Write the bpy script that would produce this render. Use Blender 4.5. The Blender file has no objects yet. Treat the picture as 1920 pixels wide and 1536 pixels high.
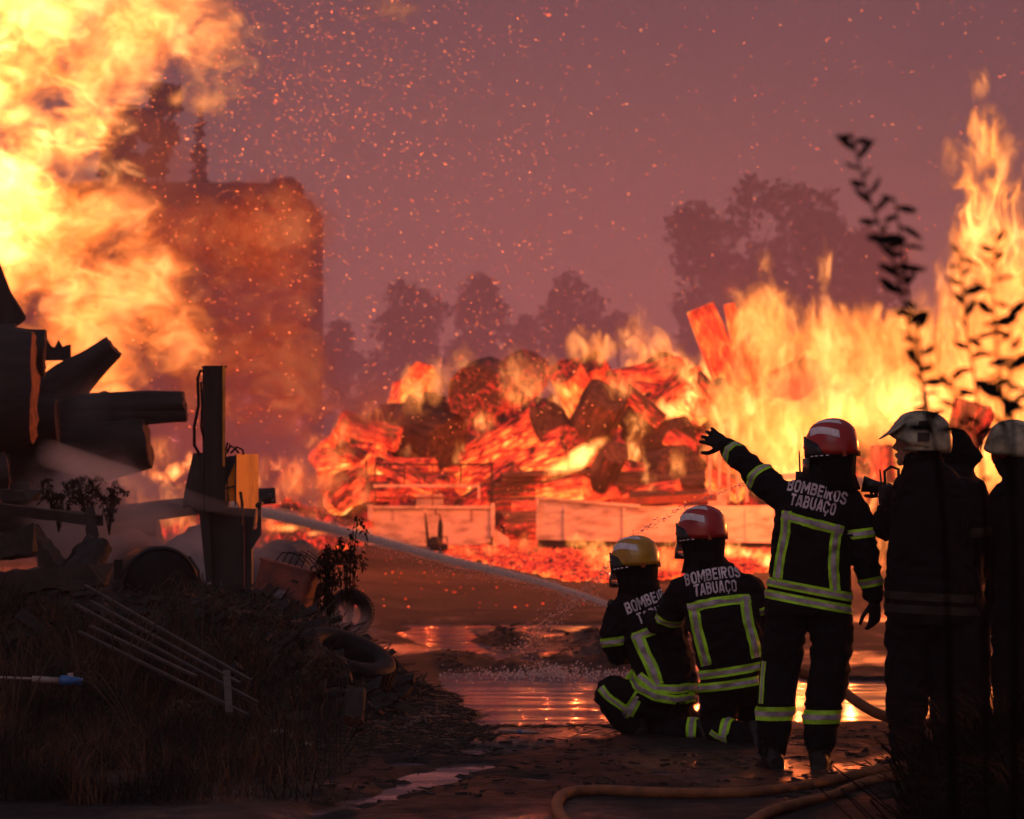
import bpy, bmesh, math, random
import numpy as np
from mathutils import Vector, Matrix, Quaternion, noise
from mathutils.bvhtree import BVHTree

sc = bpy.context.scene
COL = sc.collection
R = math.radians
F = 7200.0          # focal length in photo pixels (135 mm on 36 mm, 1920 px)
EYE = 1.6

# ------------------------------------------------------------------ camera, world, sun, exposure
cam = bpy.data.objects.new('camera', bpy.data.cameras.new('camera')); COL.objects.link(cam)
cam.location = (0, 0, EYE); cam.rotation_euler = (R(90), 0, 0)
cam.data.lens = 135; cam.data.sensor_width = 36; cam.data.shift_y = 112 / 1920
cam.data.clip_end = 3000
cam.data.dof.use_dof = True; cam.data.dof.focus_distance = 21.2; cam.data.dof.aperture_fstop = 5.2
sc.camera = cam

def build_world():
    w = bpy.data.worlds.new('World'); sc.world = w; w.use_nodes = True
    nt = w.node_tree; L = nt.links.new
    bg = nt.nodes['Background']
    sky = nt.nodes.new('ShaderNodeTexSky'); sky.sky_type = 'NISHITA'; sky.sun_disc = False
    sky.sun_elevation = R(3); sky.sun_rotation = R(200)
    tc = nt.nodes.new('ShaderNodeTexCoord')
    sep = nt.nodes.new('ShaderNodeSeparateXYZ'); L(tc.outputs['Generated'], sep.inputs[0])
    ns = nt.nodes.new('ShaderNodeTexNoise'); ns.inputs['Scale'].default_value = 7; ns.inputs['Detail'].default_value = 4
    ns.inputs['Roughness'].default_value = .5; ns.inputs['Distortion'].default_value = .6
    L(tc.outputs['Generated'], ns.inputs['Vector'])
    ad = nt.nodes.new('ShaderNodeMath'); ad.operation = 'MULTIPLY_ADD'
    L(ns.outputs['Fac'], ad.inputs[0]); ad.inputs[1].default_value = .085; L(sep.outputs['Z'], ad.inputs[2])
    rp = nt.nodes.new('ShaderNodeValToRGB'); L(ad.outputs[0], rp.inputs[0])
    e = rp.color_ramp.elements
    e[0].position = 0.0; e[0].color = (.80, .150, .105, 1)
    e[1].position = .06; e[1].color = (.95, .29, .25, 1)
    for p, c in ((.10, (.78, .30, .29, 1)), (.155, (.34, .17, .22, 1)), (.26, (.15, .085, .105, 1)), (.4, (.12, .08, .105, 1)), (1, (.12, .105, .135, 1))):
        x = rp.color_ramp.elements.new(p); x.color = c
    sm = nt.nodes.new('ShaderNodeVectorMath'); sm.operation = 'SCALE'; L(sky.outputs[0], sm.inputs[0]); sm.inputs['Scale'].default_value = .012
    mx = nt.nodes.new('ShaderNodeVectorMath'); mx.operation = 'ADD'
    L(rp.outputs[0], mx.inputs[0]); L(sm.outputs[0], mx.inputs[1])
    L(mx.outputs[0], bg.inputs[0]); bg.inputs[1].default_value = 1.0
build_world()
sun = bpy.data.objects.new('sun', bpy.data.lights.new('sun', 'SUN')); COL.objects.link(sun)
sun.data.energy = .25; sun.data.angle = R(40); sun.data.color = (.80, .86, 1.0)
sun.rotation_euler = (R(52), 0, R(-20))
sc.view_settings.view_transform = 'Standard'; sc.view_settings.look = 'None'
sc.view_settings.exposure = 0; sc.view_settings.gamma = 1
cy = sc.cycles
cy.use_denoising = True
cy.max_bounces = 4; cy.diffuse_bounces = 2; cy.glossy_bounces = 2; cy.volume_bounces = 0; cy.transparent_max_bounces = 24
cy.sample_clamp_indirect = 4
cy.use_light_tree = True; cy.volume_step_rate = 1.3; cy.volume_max_steps = 256; cy.adaptive_threshold = .03

# ------------------------------------------------------------------ helpers
rnd = random.Random(11)
def W(px, py, Y):
    return Vector(((px - 960) / F * Y, Y, EYE + (880 - py) / F * Y))
def G(px, py, z=0.0):                       # the ground point seen at a pixel
    Y = F * (EYE - z) / (py - 880)
    return Vector(((px - 960) / F * Y, Y, z))

def sg(o, label=None, cat=None, group=None, kind=None):
    if label: o['label'] = label
    if cat: o['category'] = cat
    if group: o['group'] = group
    if kind: o['kind'] = kind
    return o
def empty(name, loc, label, cat, group=None, rz=0):
    o = bpy.data.objects.new(name, None); COL.objects.link(o)
    o.location = loc; o.rotation_euler = (0, 0, rz); o.empty_display_size = .1
    return sg(o, label, cat, group)
def link(name, me, parent=None, mats=None):
    o = bpy.data.objects.new(name, me); COL.objects.link(o)
    if mats:
        for m in (mats if isinstance(mats, (list, tuple)) else [mats]): me.materials.append(m)
    if parent is not None:
        o.parent = parent
        o.matrix_parent_inverse = parent_world(parent).inverted()
    return o
def parent_world(p):
    m = p.matrix_basis.copy()
    q = p
    while q.parent is not None:
        m = q.parent.matrix_basis @ q.matrix_parent_inverse @ m if False else parent_world(q.parent) @ q.matrix_parent_inverse @ q.matrix_basis
        return m
    return m

class MB:
    def __init__(s): s.v = []; s.f = []; s.m = []
    def add(s, vs, fs, mi=0):
        b = len(s.v); s.v += [tuple(v) for v in vs]
        s.f += [tuple(i + b for i in f) for f in fs]; s.m += [mi] * len(fs)
    def box(s, c, d, rot=None, mi=0):
        c = Vector(c); h = Vector(d) / 2
        vs = [Vector((x * h.x, y * h.y, z * h.z)) for x in (-1, 1) for y in (-1, 1) for z in (-1, 1)]
        if rot is not None: vs = [rot @ v for v in vs]
        s.add([c + v for v in vs], [(0, 1, 3, 2), (4, 6, 7, 5), (0, 4, 5, 1), (2, 3, 7, 6), (0, 2, 6, 4), (1, 5, 7, 3)], mi)
    def bar(s, a, b, w, h, mi=0):
        a = Vector(a); b = Vector(b); d = b - a
        q = d.to_track_quat('X', 'Z').to_matrix()
        s.box((a + b) / 2, (d.length, w, h), q, mi)
    def tube(s, pts, rad, seg=8, cap=True, mi=0, jit=0, flat=1.0):
        pts = [Vector(p) for p in pts]
        if not hasattr(rad, '__len__'): rad = [rad] * len(pts)
        up = None; rings = []
        for i, p in enumerate(pts):
            t = (pts[min(i + 1, len(pts) - 1)] - pts[max(i - 1, 0)])
            t = t.normalized() if t.length > 1e-9 else Vector((0, 0, 1))
            if up is None:
                up = t.orthogonal().normalized()
            up = (up - t * up.dot(t)); up = up.normalized() if up.length > 1e-6 else t.orthogonal().normalized()
            si = t.cross(up)
            rg = []
            for k in range(seg):
                a = 2 * math.pi * k / seg; r = rad[i]
                if jit: r *= 1 + jit * (rnd.random() - .5)
                rg.append(p + (up * math.cos(a) * flat + si * math.sin(a)) * r)
            rings.append(rg)
        vs = [v for rg in rings for v in rg]; fs = []
        for i in range(len(pts) - 1):
            for k in range(seg):
                k2 = (k + 1) % seg
                fs.append((i * seg + k, i * seg + k2, (i + 1) * seg + k2, (i + 1) * seg + k))
        if cap:
            fs.append(tuple(reversed(range(seg)))); n = (len(pts) - 1) * seg; fs.append(tuple(range(n, n + seg)))
        s.add(vs, fs, mi)
    def lathe(s, prof, c, ax='Z', seg=24, mi=0, rot=None):
        vs = []; fs = []
        for (r, z) in prof:
            for k in range(seg):
                a = 2 * math.pi * k / seg
                v = Vector((r * math.cos(a), r * math.sin(a), z))
                if rot is not None: v = rot @ v
                vs.append(Vector(c) + v)
        for i in range(len(prof) - 1):
            for k in range(seg):
                k2 = (k + 1) % seg
                fs.append((i * seg + k, i * seg + k2, (i + 1) * seg + k2, (i + 1) * seg + k))
        s.add(vs, fs, mi)
    def prism(s, poly, dvec, mi=0):
        n = len(poly); d = Vector(dvec)
        vs = [Vector(p) for p in poly] + [Vector(p) + d for p in poly]
        fs = [tuple(range(n)), tuple(reversed(range(n, 2 * n)))]
        fs += [(i, i + n, (i + 1) % n + n, (i + 1) % n) for i in range(n)]
        s.add(vs, fs, mi)
    def mesh(s, name, smooth=False):
        me = bpy.data.meshes.new(name); me.from_pydata(s.v, [], s.f); me.update()
        if any(s.m): me.polygons.foreach_set('material_index', s.m)
        if smooth: me.polygons.foreach_set('use_smooth', [True] * len(s.f))
        return me
    def build(s, name, mats, parent=None, smooth=False, fix=True):
        me = s.mesh(name, smooth)
        if fix:
            bm = bmesh.new(); bm.from_mesh(me); bmesh.ops.recalc_face_normals(bm, faces=bm.faces); bm.to_mesh(me); bm.free()
        return link(name, me, parent, mats)

# ---- materials
def nodes(m): m.use_nodes = True; return m.node_tree
def mix_col(nt, fac, a, b):
    n = nt.nodes.new('ShaderNodeMix'); n.data_type = 'RGBA'
    nt.links.new(fac, n.inputs[0])
    for i, v in ((6, a), (7, b)):
        if hasattr(v, 'is_linked'): nt.links.new(v, n.inputs[i])
        else: n.inputs[i].default_value = (*v, 1)
    return n.outputs[2]
def mth(nt, op, a, b=None, c=None, clamp=False):
    n = nt.nodes.new('ShaderNodeMath'); n.operation = op; n.use_clamp = clamp
    for i, v in enumerate((a, b, c)):
        if v is None: continue
        if isinstance(v, (int, float)): n.inputs[i].default_value = v
        else: nt.links.new(v, n.inputs[i])
    return n.outputs[0]
def tex(nt, scale, detail=4, rough=.55, coord='Object', st=None, dist=0, pos=False):
    if pos:
        src = nt.nodes.new('ShaderNodeNewGeometry').outputs['Position']
    else:
        src = nt.nodes.new('ShaderNodeTexCoord').outputs[coord]
    if st:
        mp = nt.nodes.new('ShaderNodeMapping'); mp.inputs['Scale'].default_value = st; nt.links.new(src, mp.inputs[0]); src = mp.outputs[0]
    n = nt.nodes.new('ShaderNodeTexNoise'); n.inputs['Scale'].default_value = scale; n.inputs['Detail'].default_value = detail
    n.inputs['Roughness'].default_value = rough; n.inputs['Distortion'].default_value = dist
    nt.links.new(src, n.inputs['Vector'])
    return n.outputs['Fac']
def ramp(nt, fac, *st):
    n = nt.nodes.new('ShaderNodeValToRGB'); nt.links.new(fac, n.inputs[0])
    e = n.color_ramp.elements
    e[0].position = st[0][0]; e[0].color = (*st[0][1], 1)
    e[1].position = st[-1][0]; e[1].color = (*st[-1][1], 1)
    for p, c in st[1:-1]:
        x = e.new(p); x.color = (*c, 1)
    return n.outputs[0]
def mat(name, a, b=None, scale=8, rough=.7, bump=.2, bscale=30, metal=0, spec=.5, st=None, rr=0, lo=.35, hi=.65, coat=0, dist=0):
    m = bpy.data.materials.new(name); nt = nodes(m); L = nt.links.new
    p = nt.nodes['Principled BSDF']
    b = b or tuple(x * .6 for x in a)
    f = tex(nt, scale, 5, .6, st=st, dist=dist)
    c = ramp(nt, f, (lo, a), (hi, b)); L(c, p.inputs['Base Color'])
    p.inputs['Metallic'].default_value = metal; p.inputs['Specular IOR Level'].default_value = spec
    if coat: p.inputs['Coat Weight'].default_value = coat; p.inputs['Coat Roughness'].default_value = .15
    if rr:
        L(mth(nt, 'MULTIPLY_ADD', f, rr, rough - rr * .5, True), p.inputs['Roughness'])
    else: p.inputs['Roughness'].default_value = rough
    if bump:
        bn = nt.nodes.new('ShaderNodeBump'); bn.inputs['Strength'].default_value = bump; bn.inputs['Distance'].default_value = .02
        L(tex(nt, bscale, 4, .6, st=st), bn.inputs['Height']); L(bn.outputs[0], p.inputs['Normal'])
    return m
M = {}
M['turnout'] = mat('turnout_cloth', (.0025, .0025, .004), (.005, .0045, .007), 14, .92, .25, 160, spec=.15)
M['hood'] = mat('hood_cloth', (.0025, .0025, .0035), None, 12, .95, .3, 120, spec=.1)
M['glove'] = mat('glove_leather', (.008, .007, .008), None, 20, .7, .3, 90, spec=.2)
M['boot'] = mat('boot_rubber', (.006, .006, .006), None, 20, .55, .2, 60, spec=.3)
M['skin'] = mat('skin', (.25, .13, .09), (.2, .10, .07), 20, .6, .1, 60)
M['yellow_tape'] = mat('lime_tape', (.42, .86, .018), (.13, .25, .010), 9, .6, .3, 120, lo=.42, hi=.78)
M['silver_tape'] = mat('silver_tape', (.46, .39, .42), (.12, .10, .11), 14, .5, .3, 160, lo=.38, hi=.75)
M['print'] = mat('silver_print', (.72, .60, .66), (.30, .23, .26), 16, .6, .1, 200)
M['helmet_red'] = mat('helmet_red', (.42, .010, .008), (.25, .006, .006), 9, .33, .04, 60, spec=.5, coat=.3, rr=.2)
M['helmet_yellow'] = mat('helmet_yellow', (.48, .25, .004), (.34, .16, .003), 9, .35, .04, 60, coat=.25, rr=.2)
M['helmet_cream'] = mat('helmet_cream', (.36, .33, .22), (.10, .085, .055), 10, .42, .12, 40, lo=.42, hi=.66, rr=.3)
M['helmet_tape'] = mat('helmet_tape', (.78, .70, .74), (.55, .48, .52), 30, .5, .1, 200)
M['black_plastic'] = mat('black_plastic', (.010, .010, .011), None, 12, .4, .1, 50, spec=.4)
M['orange_tab'] = mat('orange_tab', (.4, .06, .01), None, 12, .5, .1, 50)
M['bark'] = mat('scorched_bark', (.030, .018, .018), (.008, .006, .007), 7, .85, .8, 26, st=(1, 1, .25))
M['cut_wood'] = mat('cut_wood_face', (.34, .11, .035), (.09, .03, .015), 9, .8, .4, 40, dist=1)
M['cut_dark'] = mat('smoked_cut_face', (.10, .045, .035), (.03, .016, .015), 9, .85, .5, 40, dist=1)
M['char'] = mat('charcoal', (.006, .005, .005), (.018, .012, .011), 11, .8, .9, 30)
M['ash'] = mat('pale_ash', (.15, .11, .12), (.06, .045, .05), 5, .95, .6, 18)
M['steel_dark'] = mat('sooty_steel', (.028, .020, .020), (.010, .008, .008), 9, .55, .3, 40, metal=.4, st=(1, 1, .3))
M['orange_paint'] = mat('orange_painted_steel', (.90, .34, .03), (.30, .08, .012), 6, .5, .2, 50, st=(1, 1, .4), lo=.42, hi=.72)  # panel paint; on the mast edge it paints in firelight
M['blue_paint'] = mat('dark_blue_paint', (.012, .02, .06), None, 9, .5, .2, 50)
M['cream_paint'] = mat('cream_sheet_steel', (.62, .50, .40), (.17, .10, .07), 2.2, .7, .35, 14, lo=.45, hi=.76, st=(1, 1, 3))
M['rust'] = mat('rusted_sheet', (.22, .045, .022), (.08, .02, .014), 6, .7, .4, 24)
M['rubber'] = mat('tyre_rubber', (.006, .005, .006), (.011, .009, .010), 14, .6, .3, 60, spec=.15)
M['wood_dark'] = mat('burnt_timber', (.035, .02, .016), (.012, .008, .008), 7, .85, .7, 30, st=(.3, 1, 1))
M['slat'] = mat('weathered_slat', (.055, .033, .035), (.010, .007, .008), 8, .7, .4, 40)
M['hose'] = mat('hose_canvas', (.26, .085, .022), (.14, .045, .014), 12, .7, .35, 120)
M['white_plastic'] = mat('white_plastic', (.30, .25, .25), (.16, .12, .12), 12, .5, .1, 40)
M['blue_plastic'] = mat('blue_plastic', (.02, .13, .40), None, 12, .4, .1, 40)
M['leaf'] = mat('dark_leaf', (.007, .006, .004), (.004, .003, .002), 12, .8, .2, 40, spec=.1)
M['stem'] = mat('dark_stem', (.004, .003, .002), None, 12, .9, .1, 60, spec=.02)
M['dry'] = mat('dry_weed', (.075, .036, .018), (.012, .006, .004), 6, .8, .2, 60)
M['grass'] = mat('dry_grass', (.10, .040, .014), (.003, .002, .0015), 2.6, .85, 0, 60, lo=.40, hi=.52)
M['far_leaf'] = mat('smoked_foliage', (.030, .026, .018), (.016, .014, .010), 1, .9, 0)
M['brick'] = mat('sooty_render', (.12, .06, .05), (.07, .035, .03), .35, .9, .3, 2)
M['roof'] = mat('dark_roofing', (.02, .012, .014), None, 1, .9, .3, 2)
M['label'] = mat('paper_label', (.30, .22, .26), None, 12, .7, .1, 40)

def ground_mat():
    m = bpy.data.materials.new('wet_mud'); nt = nodes(m); L = nt.links.new; p = nt.nodes['Principled BSDF']
    a = tex(nt, .55, 6, .62, pos=True, st=(1, .5, 1)); b = tex(nt, 9, 5, .65, pos=True)
    c1 = ramp(nt, b, (.35, (.006, .004, .0045)), (.55, (.018, .011, .012)), (.75, (.048, .032, .034)))
    c2 = ramp(nt, a, (.40, (.5, .5, .5)), (.62, (1.1, 1, 1)))
    mm = nt.nodes.new('ShaderNodeVectorMath'); mm.operation = 'MULTIPLY'; L(c1, mm.inputs[0]); L(c2, mm.inputs[1])
    L(mm.outputs[0], p.inputs['Base Color'])
    rr = mth(nt, 'MULTIPLY_ADD', ramp(nt, a, (.46, (1, 1, 1)), (.60, (.15, .15, .15))), .60, .20, True)
    sp = nt.nodes.new('ShaderNodeSeparateXYZ'); L(nt.nodes.new('ShaderNodeNewGeometry').outputs['Position'], sp.inputs[0])
    dry = mth(nt, 'MULTIPLY', mth(nt, 'SUBTRACT', sp.outputs['Y'], 39), .2, None, True)
    rr = mth(nt, 'MAXIMUM', rr, mth(nt, 'MULTIPLY', dry, .72))
    L(rr, p.inputs['Roughness']); p.inputs['Specular IOR Level'].default_value = .22
    bn = nt.nodes.new('ShaderNodeBump'); bn.inputs['Strength'].default_value = 1; bn.inputs['Distance'].default_value = .05
    L(mth(nt, 'ADD', b, mth(nt, 'MULTIPLY', tex(nt, 34, 4, .7, pos=True), .6)), bn.inputs['Height']); L(bn.outputs[0], p.inputs['Normal'])
    return m
def water_mat():
    m = bpy.data.materials.new('puddle_water'); nt = nodes(m); L = nt.links.new; p = nt.nodes['Principled BSDF']
    p.inputs['Base Color'].default_value = (.012, .009, .010, 1); p.inputs['Roughness'].default_value = .07
    p.inputs['IOR'].default_value = 1.33; p.inputs['Specular IOR Level'].default_value = .9
    geo = nt.nodes.new('ShaderNodeNewGeometry')
    # rings of ripples where the spray falls
    sub = nt.nodes.new('ShaderNodeVectorMath'); sub.operation = 'DISTANCE'; L(geo.outputs['Position'], sub.inputs[0])
    sub.inputs[1].default_value = SPLASH
    near = mth(nt, 'POWER', mth(nt, 'SUBTRACT', 1, mth(nt, 'DIVIDE', sub.outputs['Value'], 4.2), None, True), 1.6)
    n1 = tex(nt, 7, 4, .6, pos=True, st=(.6, 1.4, 1)); n2 = tex(nt, 24, 3, .6, pos=True, st=(.7, 1.2, 1))
    h = mth(nt, 'ADD', mth(nt, 'MULTIPLY', n1, mth(nt, 'MULTIPLY_ADD', near, .9, .025)), mth(nt, 'MULTIPLY', n2, mth(nt, 'MULTIPLY_ADD', near, .30, .004)))
    bn = nt.nodes.new('ShaderNodeBump'); bn.inputs['Strength'].default_value = .55; bn.inputs['Distance'].default_value = .03
    L(h, bn.inputs['Height']); L(bn.outputs[0], p.inputs['Normal'])
    # film of soot and mud drifting on the water
    df = nt.nodes.new('ShaderNodeBsdfDiffuse'); df.inputs['Color'].default_value = (.20, .12, .13, 1)
    film = ramp(nt, tex(nt, 1.5, 6, .68, pos=True, st=(.5, 1.6, 1), dist=.6), (.40, (.34, .34, .34)), (.50, (.62, .62, .62)), (.60, (.92, .92, .92)))
    mxs = nt.nodes.new('ShaderNodeMixShader'); L(film, mxs.inputs[0]); L(p.outputs[0], mxs.inputs[1]); L(df.outputs[0], mxs.inputs[2])
    L(mxs.outputs[0], nt.nodes['Material Output'].inputs['Surface'])
    return m
SPLASH = Vector(G(1030, 1262))
M['water'] = water_mat()
M['ground'] = ground_mat()

def ember_mat(name, sx=1.0, hot=1.0, cr=.10):
    """wood burning through: dark char, red glow, orange in the cracks; Object colour alpha sets how much glows"""
    m = bpy.data.materials.new(name); nt = nodes(m); L = nt.links.new; p = nt.nodes['Principled BSDF']
    oi = nt.nodes.new('ShaderNodeObjectInfo')
    big = tex(nt, 2.2 * sx, 4, .6); fine = tex(nt, 9 * sx, 4, .65, st=(1, 1, .22)); vf = tex(nt, 26 * sx, 3, .6)
    tc = nt.nodes.new('ShaderNodeTexCoord'); mp = nt.nodes.new('ShaderNodeMapping'); mp.inputs['Scale'].default_value = (1, 1, .16)
    L(tc.outputs['Object'], mp.inputs[0])
    vo = nt.nodes.new('ShaderNodeTexVoronoi'); vo.feature = 'DISTANCE_TO_EDGE'; vo.inputs['Scale'].default_value = 11 * sx; L(mp.outputs[0], vo.inputs['Vector'])
    crack = mth(nt, 'SUBTRACT', 1, mth(nt, 'MULTIPLY', vo.outputs['Distance'], 4.5, None, True), None, True)
    g = mth(nt, 'ADD', mth(nt, 'MULTIPLY', big, 1.1), mth(nt, 'MULTIPLY_ADD', fine, 1.15, -.2))
    g = mth(nt, 'ADD', g, mth(nt, 'MULTIPLY', vf, .25))
    g = mth(nt, 'ADD', g, mth(nt, 'MULTIPLY_ADD', oi.outputs['Alpha'], 1.0, -1.35))
    g = mth(nt, 'SUBTRACT', g, mth(nt, 'MULTIPLY', crack, cr), None, False)
    # glow dimmed on upward faces: shading painted in to give the logs form
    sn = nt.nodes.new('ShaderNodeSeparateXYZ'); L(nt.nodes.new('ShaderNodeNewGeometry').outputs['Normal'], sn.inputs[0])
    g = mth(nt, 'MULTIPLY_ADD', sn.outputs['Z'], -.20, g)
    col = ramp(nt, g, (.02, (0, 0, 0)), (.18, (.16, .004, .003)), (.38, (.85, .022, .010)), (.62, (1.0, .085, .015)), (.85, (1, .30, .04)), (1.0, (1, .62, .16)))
    L(col, p.inputs['Emission Color'])
    st = mth(nt, 'MULTIPLY_ADD', mth(nt, 'MAXIMUM', g, 0), 1.3 * hot, .55 * hot); L(st, p.inputs['Emission Strength'])
    L(ramp(nt, fine, (.35, (.018, .012, .012)), (.7, (.12, .075, .07))), p.inputs['Base Color'])
    p.inputs['Roughness'].default_value = .9
    bn = nt.nodes.new('ShaderNodeBump'); bn.inputs['Strength'].default_value = .8; bn.inputs['Distance'].default_value = .05
    L(fine, bn.inputs['Height']); L(bn.outputs[0], p.inputs['Normal'])
    m.cycles.emission_sampling = 'NONE'
    return m
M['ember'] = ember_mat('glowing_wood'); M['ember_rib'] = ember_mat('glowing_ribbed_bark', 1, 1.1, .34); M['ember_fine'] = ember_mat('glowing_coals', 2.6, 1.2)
def emit_mat(name, c, s):
    m = bpy.data.materials.new(name); nt = nodes(m); p = nt.nodes['Principled BSDF']
    p.inputs['Base Color'].default_value = (0, 0, 0, 1)
    f = tex(nt, 1.4, 2, .6, pos=True)
    nt.links.new(ramp(nt, f, (.35, (c[0], c[1] * .45, c[2] * .45)), (.65, c)), p.inputs['Emission Color']); f2 = tex(nt, 2.6, 1, .5, pos=True); nt.links.new(mth(nt, 'MULTIPLY', mth(nt, 'POWER', mth(nt, 'MULTIPLY', f2, 1.8), 3), s), p.inputs['Emission Strength'])
    m.cycles.emission_sampling = 'NONE'; return m
M['spark'] = emit_mat('flying_ember', (1, .22, .06), 2.3)

def flame_mat(name, scale, zst, k, bias, dens, power=2.0, big=1.7):
    m = bpy.data.materials.new(name); m.use_nodes = True; nt = m.node_tree; nt.nodes.clear(); L = nt.links.new
    out = nt.nodes.new('ShaderNodeOutputMaterial'); tc = nt.nodes.new('ShaderNodeTexCoord'); oi = nt.nodes.new('ShaderNodeObjectInfo')
    n1 = tex(nt, scale, 5, .66, pos=True, st=zst, dist=1.5)
    ln = nt.nodes.new('ShaderNodeVectorMath'); ln.operation = 'LENGTH'; L(tc.outputs['Object'], ln.inputs[0])
    f = mth(nt, 'SUBTRACT', 1, ln.outputs['Value'])
    d = mth(nt, 'MULTIPLY_ADD', mth(nt, 'SUBTRACT', n1, .5), k, f)
    n0 = tex(nt, scale * .24, 1, .5, pos=True, st=(1, 1, .8))
    d = mth(nt, 'MULTIPLY_ADD', mth(nt, 'SUBTRACT', n0, .5), big, d)
    d = mth(nt, 'SUBTRACT', d, bias, None, True)
    d = mth(nt, 'MULTIPLY', d, mth(nt, 'MULTIPLY', f, 5, None, True))
    st = mth(nt, 'MULTIPLY', mth(nt, 'POWER', d, power), oi.outputs['Alpha'])
    em = nt.nodes.new('ShaderNodeEmission'); L(mix_col(nt, mth(nt, 'MULTIPLY', mth(nt, 'POWER', d, 2), .7, None, True), oi.outputs['Color'], (1, .40, .13)), em.inputs[0]); L(st, em.inputs[1])
    ab = nt.nodes.new('ShaderNodeVolumeAbsorption'); ab.inputs[0].default_value = (.5, .3, .2, 1); L(mth(nt, 'MULTIPLY', d, dens), ab.inputs['Density'])
    ad = nt.nodes.new('ShaderNodeAddShader'); L(em.outputs[0], ad.inputs[0]); L(ab.outputs[0], ad.inputs[1])
    L(ad.outputs[0], out.inputs['Volume'])
    return m
M['flame'] = flame_mat('flame', 2.3, (1, 1, .5), 4.6, .22, 2.4)
M['flame_small'] = flame_mat('low_flame', 5.2, (1, 1, .5), 4.6, .22, 2.0, 2.0, .3)
M['flame_cloud'] = flame_mat('billowing_flame', 1.7, (.75, .8, 1.1), 4.6, .2, .9)
def smoke_mat(name, scale, col, dens, k=2.6, bias=.1):
    m = bpy.data.materials.new(name); m.use_nodes = True; nt = m.node_tree; nt.nodes.clear(); L = nt.links.new
    out = nt.nodes.new('ShaderNodeOutputMaterial'); tc = nt.nodes.new('ShaderNodeTexCoord')
    n1 = tex(nt, scale, 4, .6, pos=True, dist=.8)
    ln = nt.nodes.new('ShaderNodeVectorMath'); ln.operation = 'LENGTH'; L(tc.outputs['Object'], ln.inputs[0])
    f = mth(nt, 'SUBTRACT', 1, ln.outputs['Value'])
    d = mth(nt, 'MULTIPLY_ADD', mth(nt, 'SUBTRACT', n1, .5), k, f); d = mth(nt, 'SUBTRACT', d, bias, None, True)
    d = mth(nt, 'MULTIPLY', d, mth(nt, 'MULTIPLY', f, 3, None, True))
    pv = nt.nodes.new('ShaderNodeVolumePrincipled'); pv.inputs['Color'].default_value = (*col, 1)
    L(mth(nt, 'MULTIPLY', d, dens), pv.inputs['Density']); L(pv.outputs[0], out.inputs['Volume'])
    return m

def ico(name, sub, m, jitter=0, seed=0):
    bm = bmesh.new(); bmesh.ops.create_icosphere(bm, subdivisions=sub, radius=1)
    if jitter:
        for v in bm.verts: v.co *= 1 + jitter * noise.noise(v.co * 1.7 + Vector((seed, 0, 0)))
    me = bpy.data.meshes.new(name); bm.to_mesh(me); bm.free(); me.materials.append(m); return me
FL = {k: ico('flame', 2, M[k]) for k in ('flame', 'flame_small', 'flame_cloud')}
def flame(parent, px, py, wp, hp, Y, inten, col=(1, .27, .042), tilt=0, dep=1.0, kind='flame'):
    o = bpy.data.objects.new('flame', FL[kind]); COL.objects.link(o)
    s = Y / F; o.location = W(px, py, Y); o.scale = (wp * s / 2, wp * s / 2 * dep, hp * s / 2)
    o.rotation_euler = (0, R(tilt), rnd.random() * .3)
    o.color = (col[0], col[1], col[2], inten)
    o.parent = parent; o.matrix_parent_inverse = parent_world(parent).inverted()
    return o
def lamp(parent, loc, power, col=(1, .30, .08), n=5, spread=1.2, wide=None):
    loc = Vector(loc); power *= POW / n; col = (1, col[1] * .50, col[2] * .45)
    if wide:
        for k in range(n): _lamp(parent, loc + Vector((wide * (2 * (k + .5) / n - 1), rnd.uniform(-3, 3), rnd.uniform(-.8, .8))), power, col)
        return
    for _ in range(n): _lamp(parent, loc + Vector((rnd.gauss(0, spread), rnd.gauss(0, spread), rnd.gauss(0, spread * .7) if loc.z > 1.5 else rnd.uniform(0, .3))), power, col)
POW = .18
def _lamp(parent, loc, power, col):
    l = bpy.data.lights.new('fire_glow', 'POINT'); l.energy = power; l.color = col; l.shadow_soft_size = 0.0
    o = bpy.data.objects.new('fire_glow', l); COL.objects.link(o); o.location = loc
    o.parent = parent; o.matrix_parent_inverse = parent_world(parent).inverted()
def lerp_prof(prof, x):
    if x <= prof[0][0]: return prof[0][1]
    for (a, b), (c, d) in zip(prof, prof[1:]):
        if a <= x <= c: return b + (d - b) * (x - a) / max(c - a, 1e-6)
    return prof[-1][1]

# ------------------------------------------------------------------ ground, water, air
def _h(ix, iy, s):
    n = (ix.astype(np.int64) * 374761393 + iy.astype(np.int64) * 668265263 + s * 974711) & 0x7fffffff
    n = ((n ^ (n >> 13)) * 1274126177) & 0x7fffffff
    return ((n ^ (n >> 16)) & 0xffff) / 65535.0
def vnoise(x, y, s=0):
    ix = np.floor(x); iy = np.floor(y); fx = x - ix; fy = y - iy
    fx = fx * fx * (3 - 2 * fx); fy = fy * fy * (3 - 2 * fy)
    a = _h(ix, iy, s); b = _h(ix + 1, iy, s); c = _h(ix, iy + 1, s); d = _h(ix + 1, iy + 1, s)
    return (a * (1 - fx) + b * fx) * (1 - fy) + (c * (1 - fx) + d * fx) * fy
def fbm(x, y, f, o=4, s=0):
    t = 0; a = .5; tot = 0
    for k in range(o):
        t = t + a * (vnoise(x * f, y * f, s + k) - .5); tot += a; a *= .55; f *= 2.05
    return t / tot * 2
def ss(x, a, b):
    t = np.clip((x - a) / (b - a), 0, 1); return t * t * (3 - 2 * t)
WATER_Z = -.03
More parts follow.
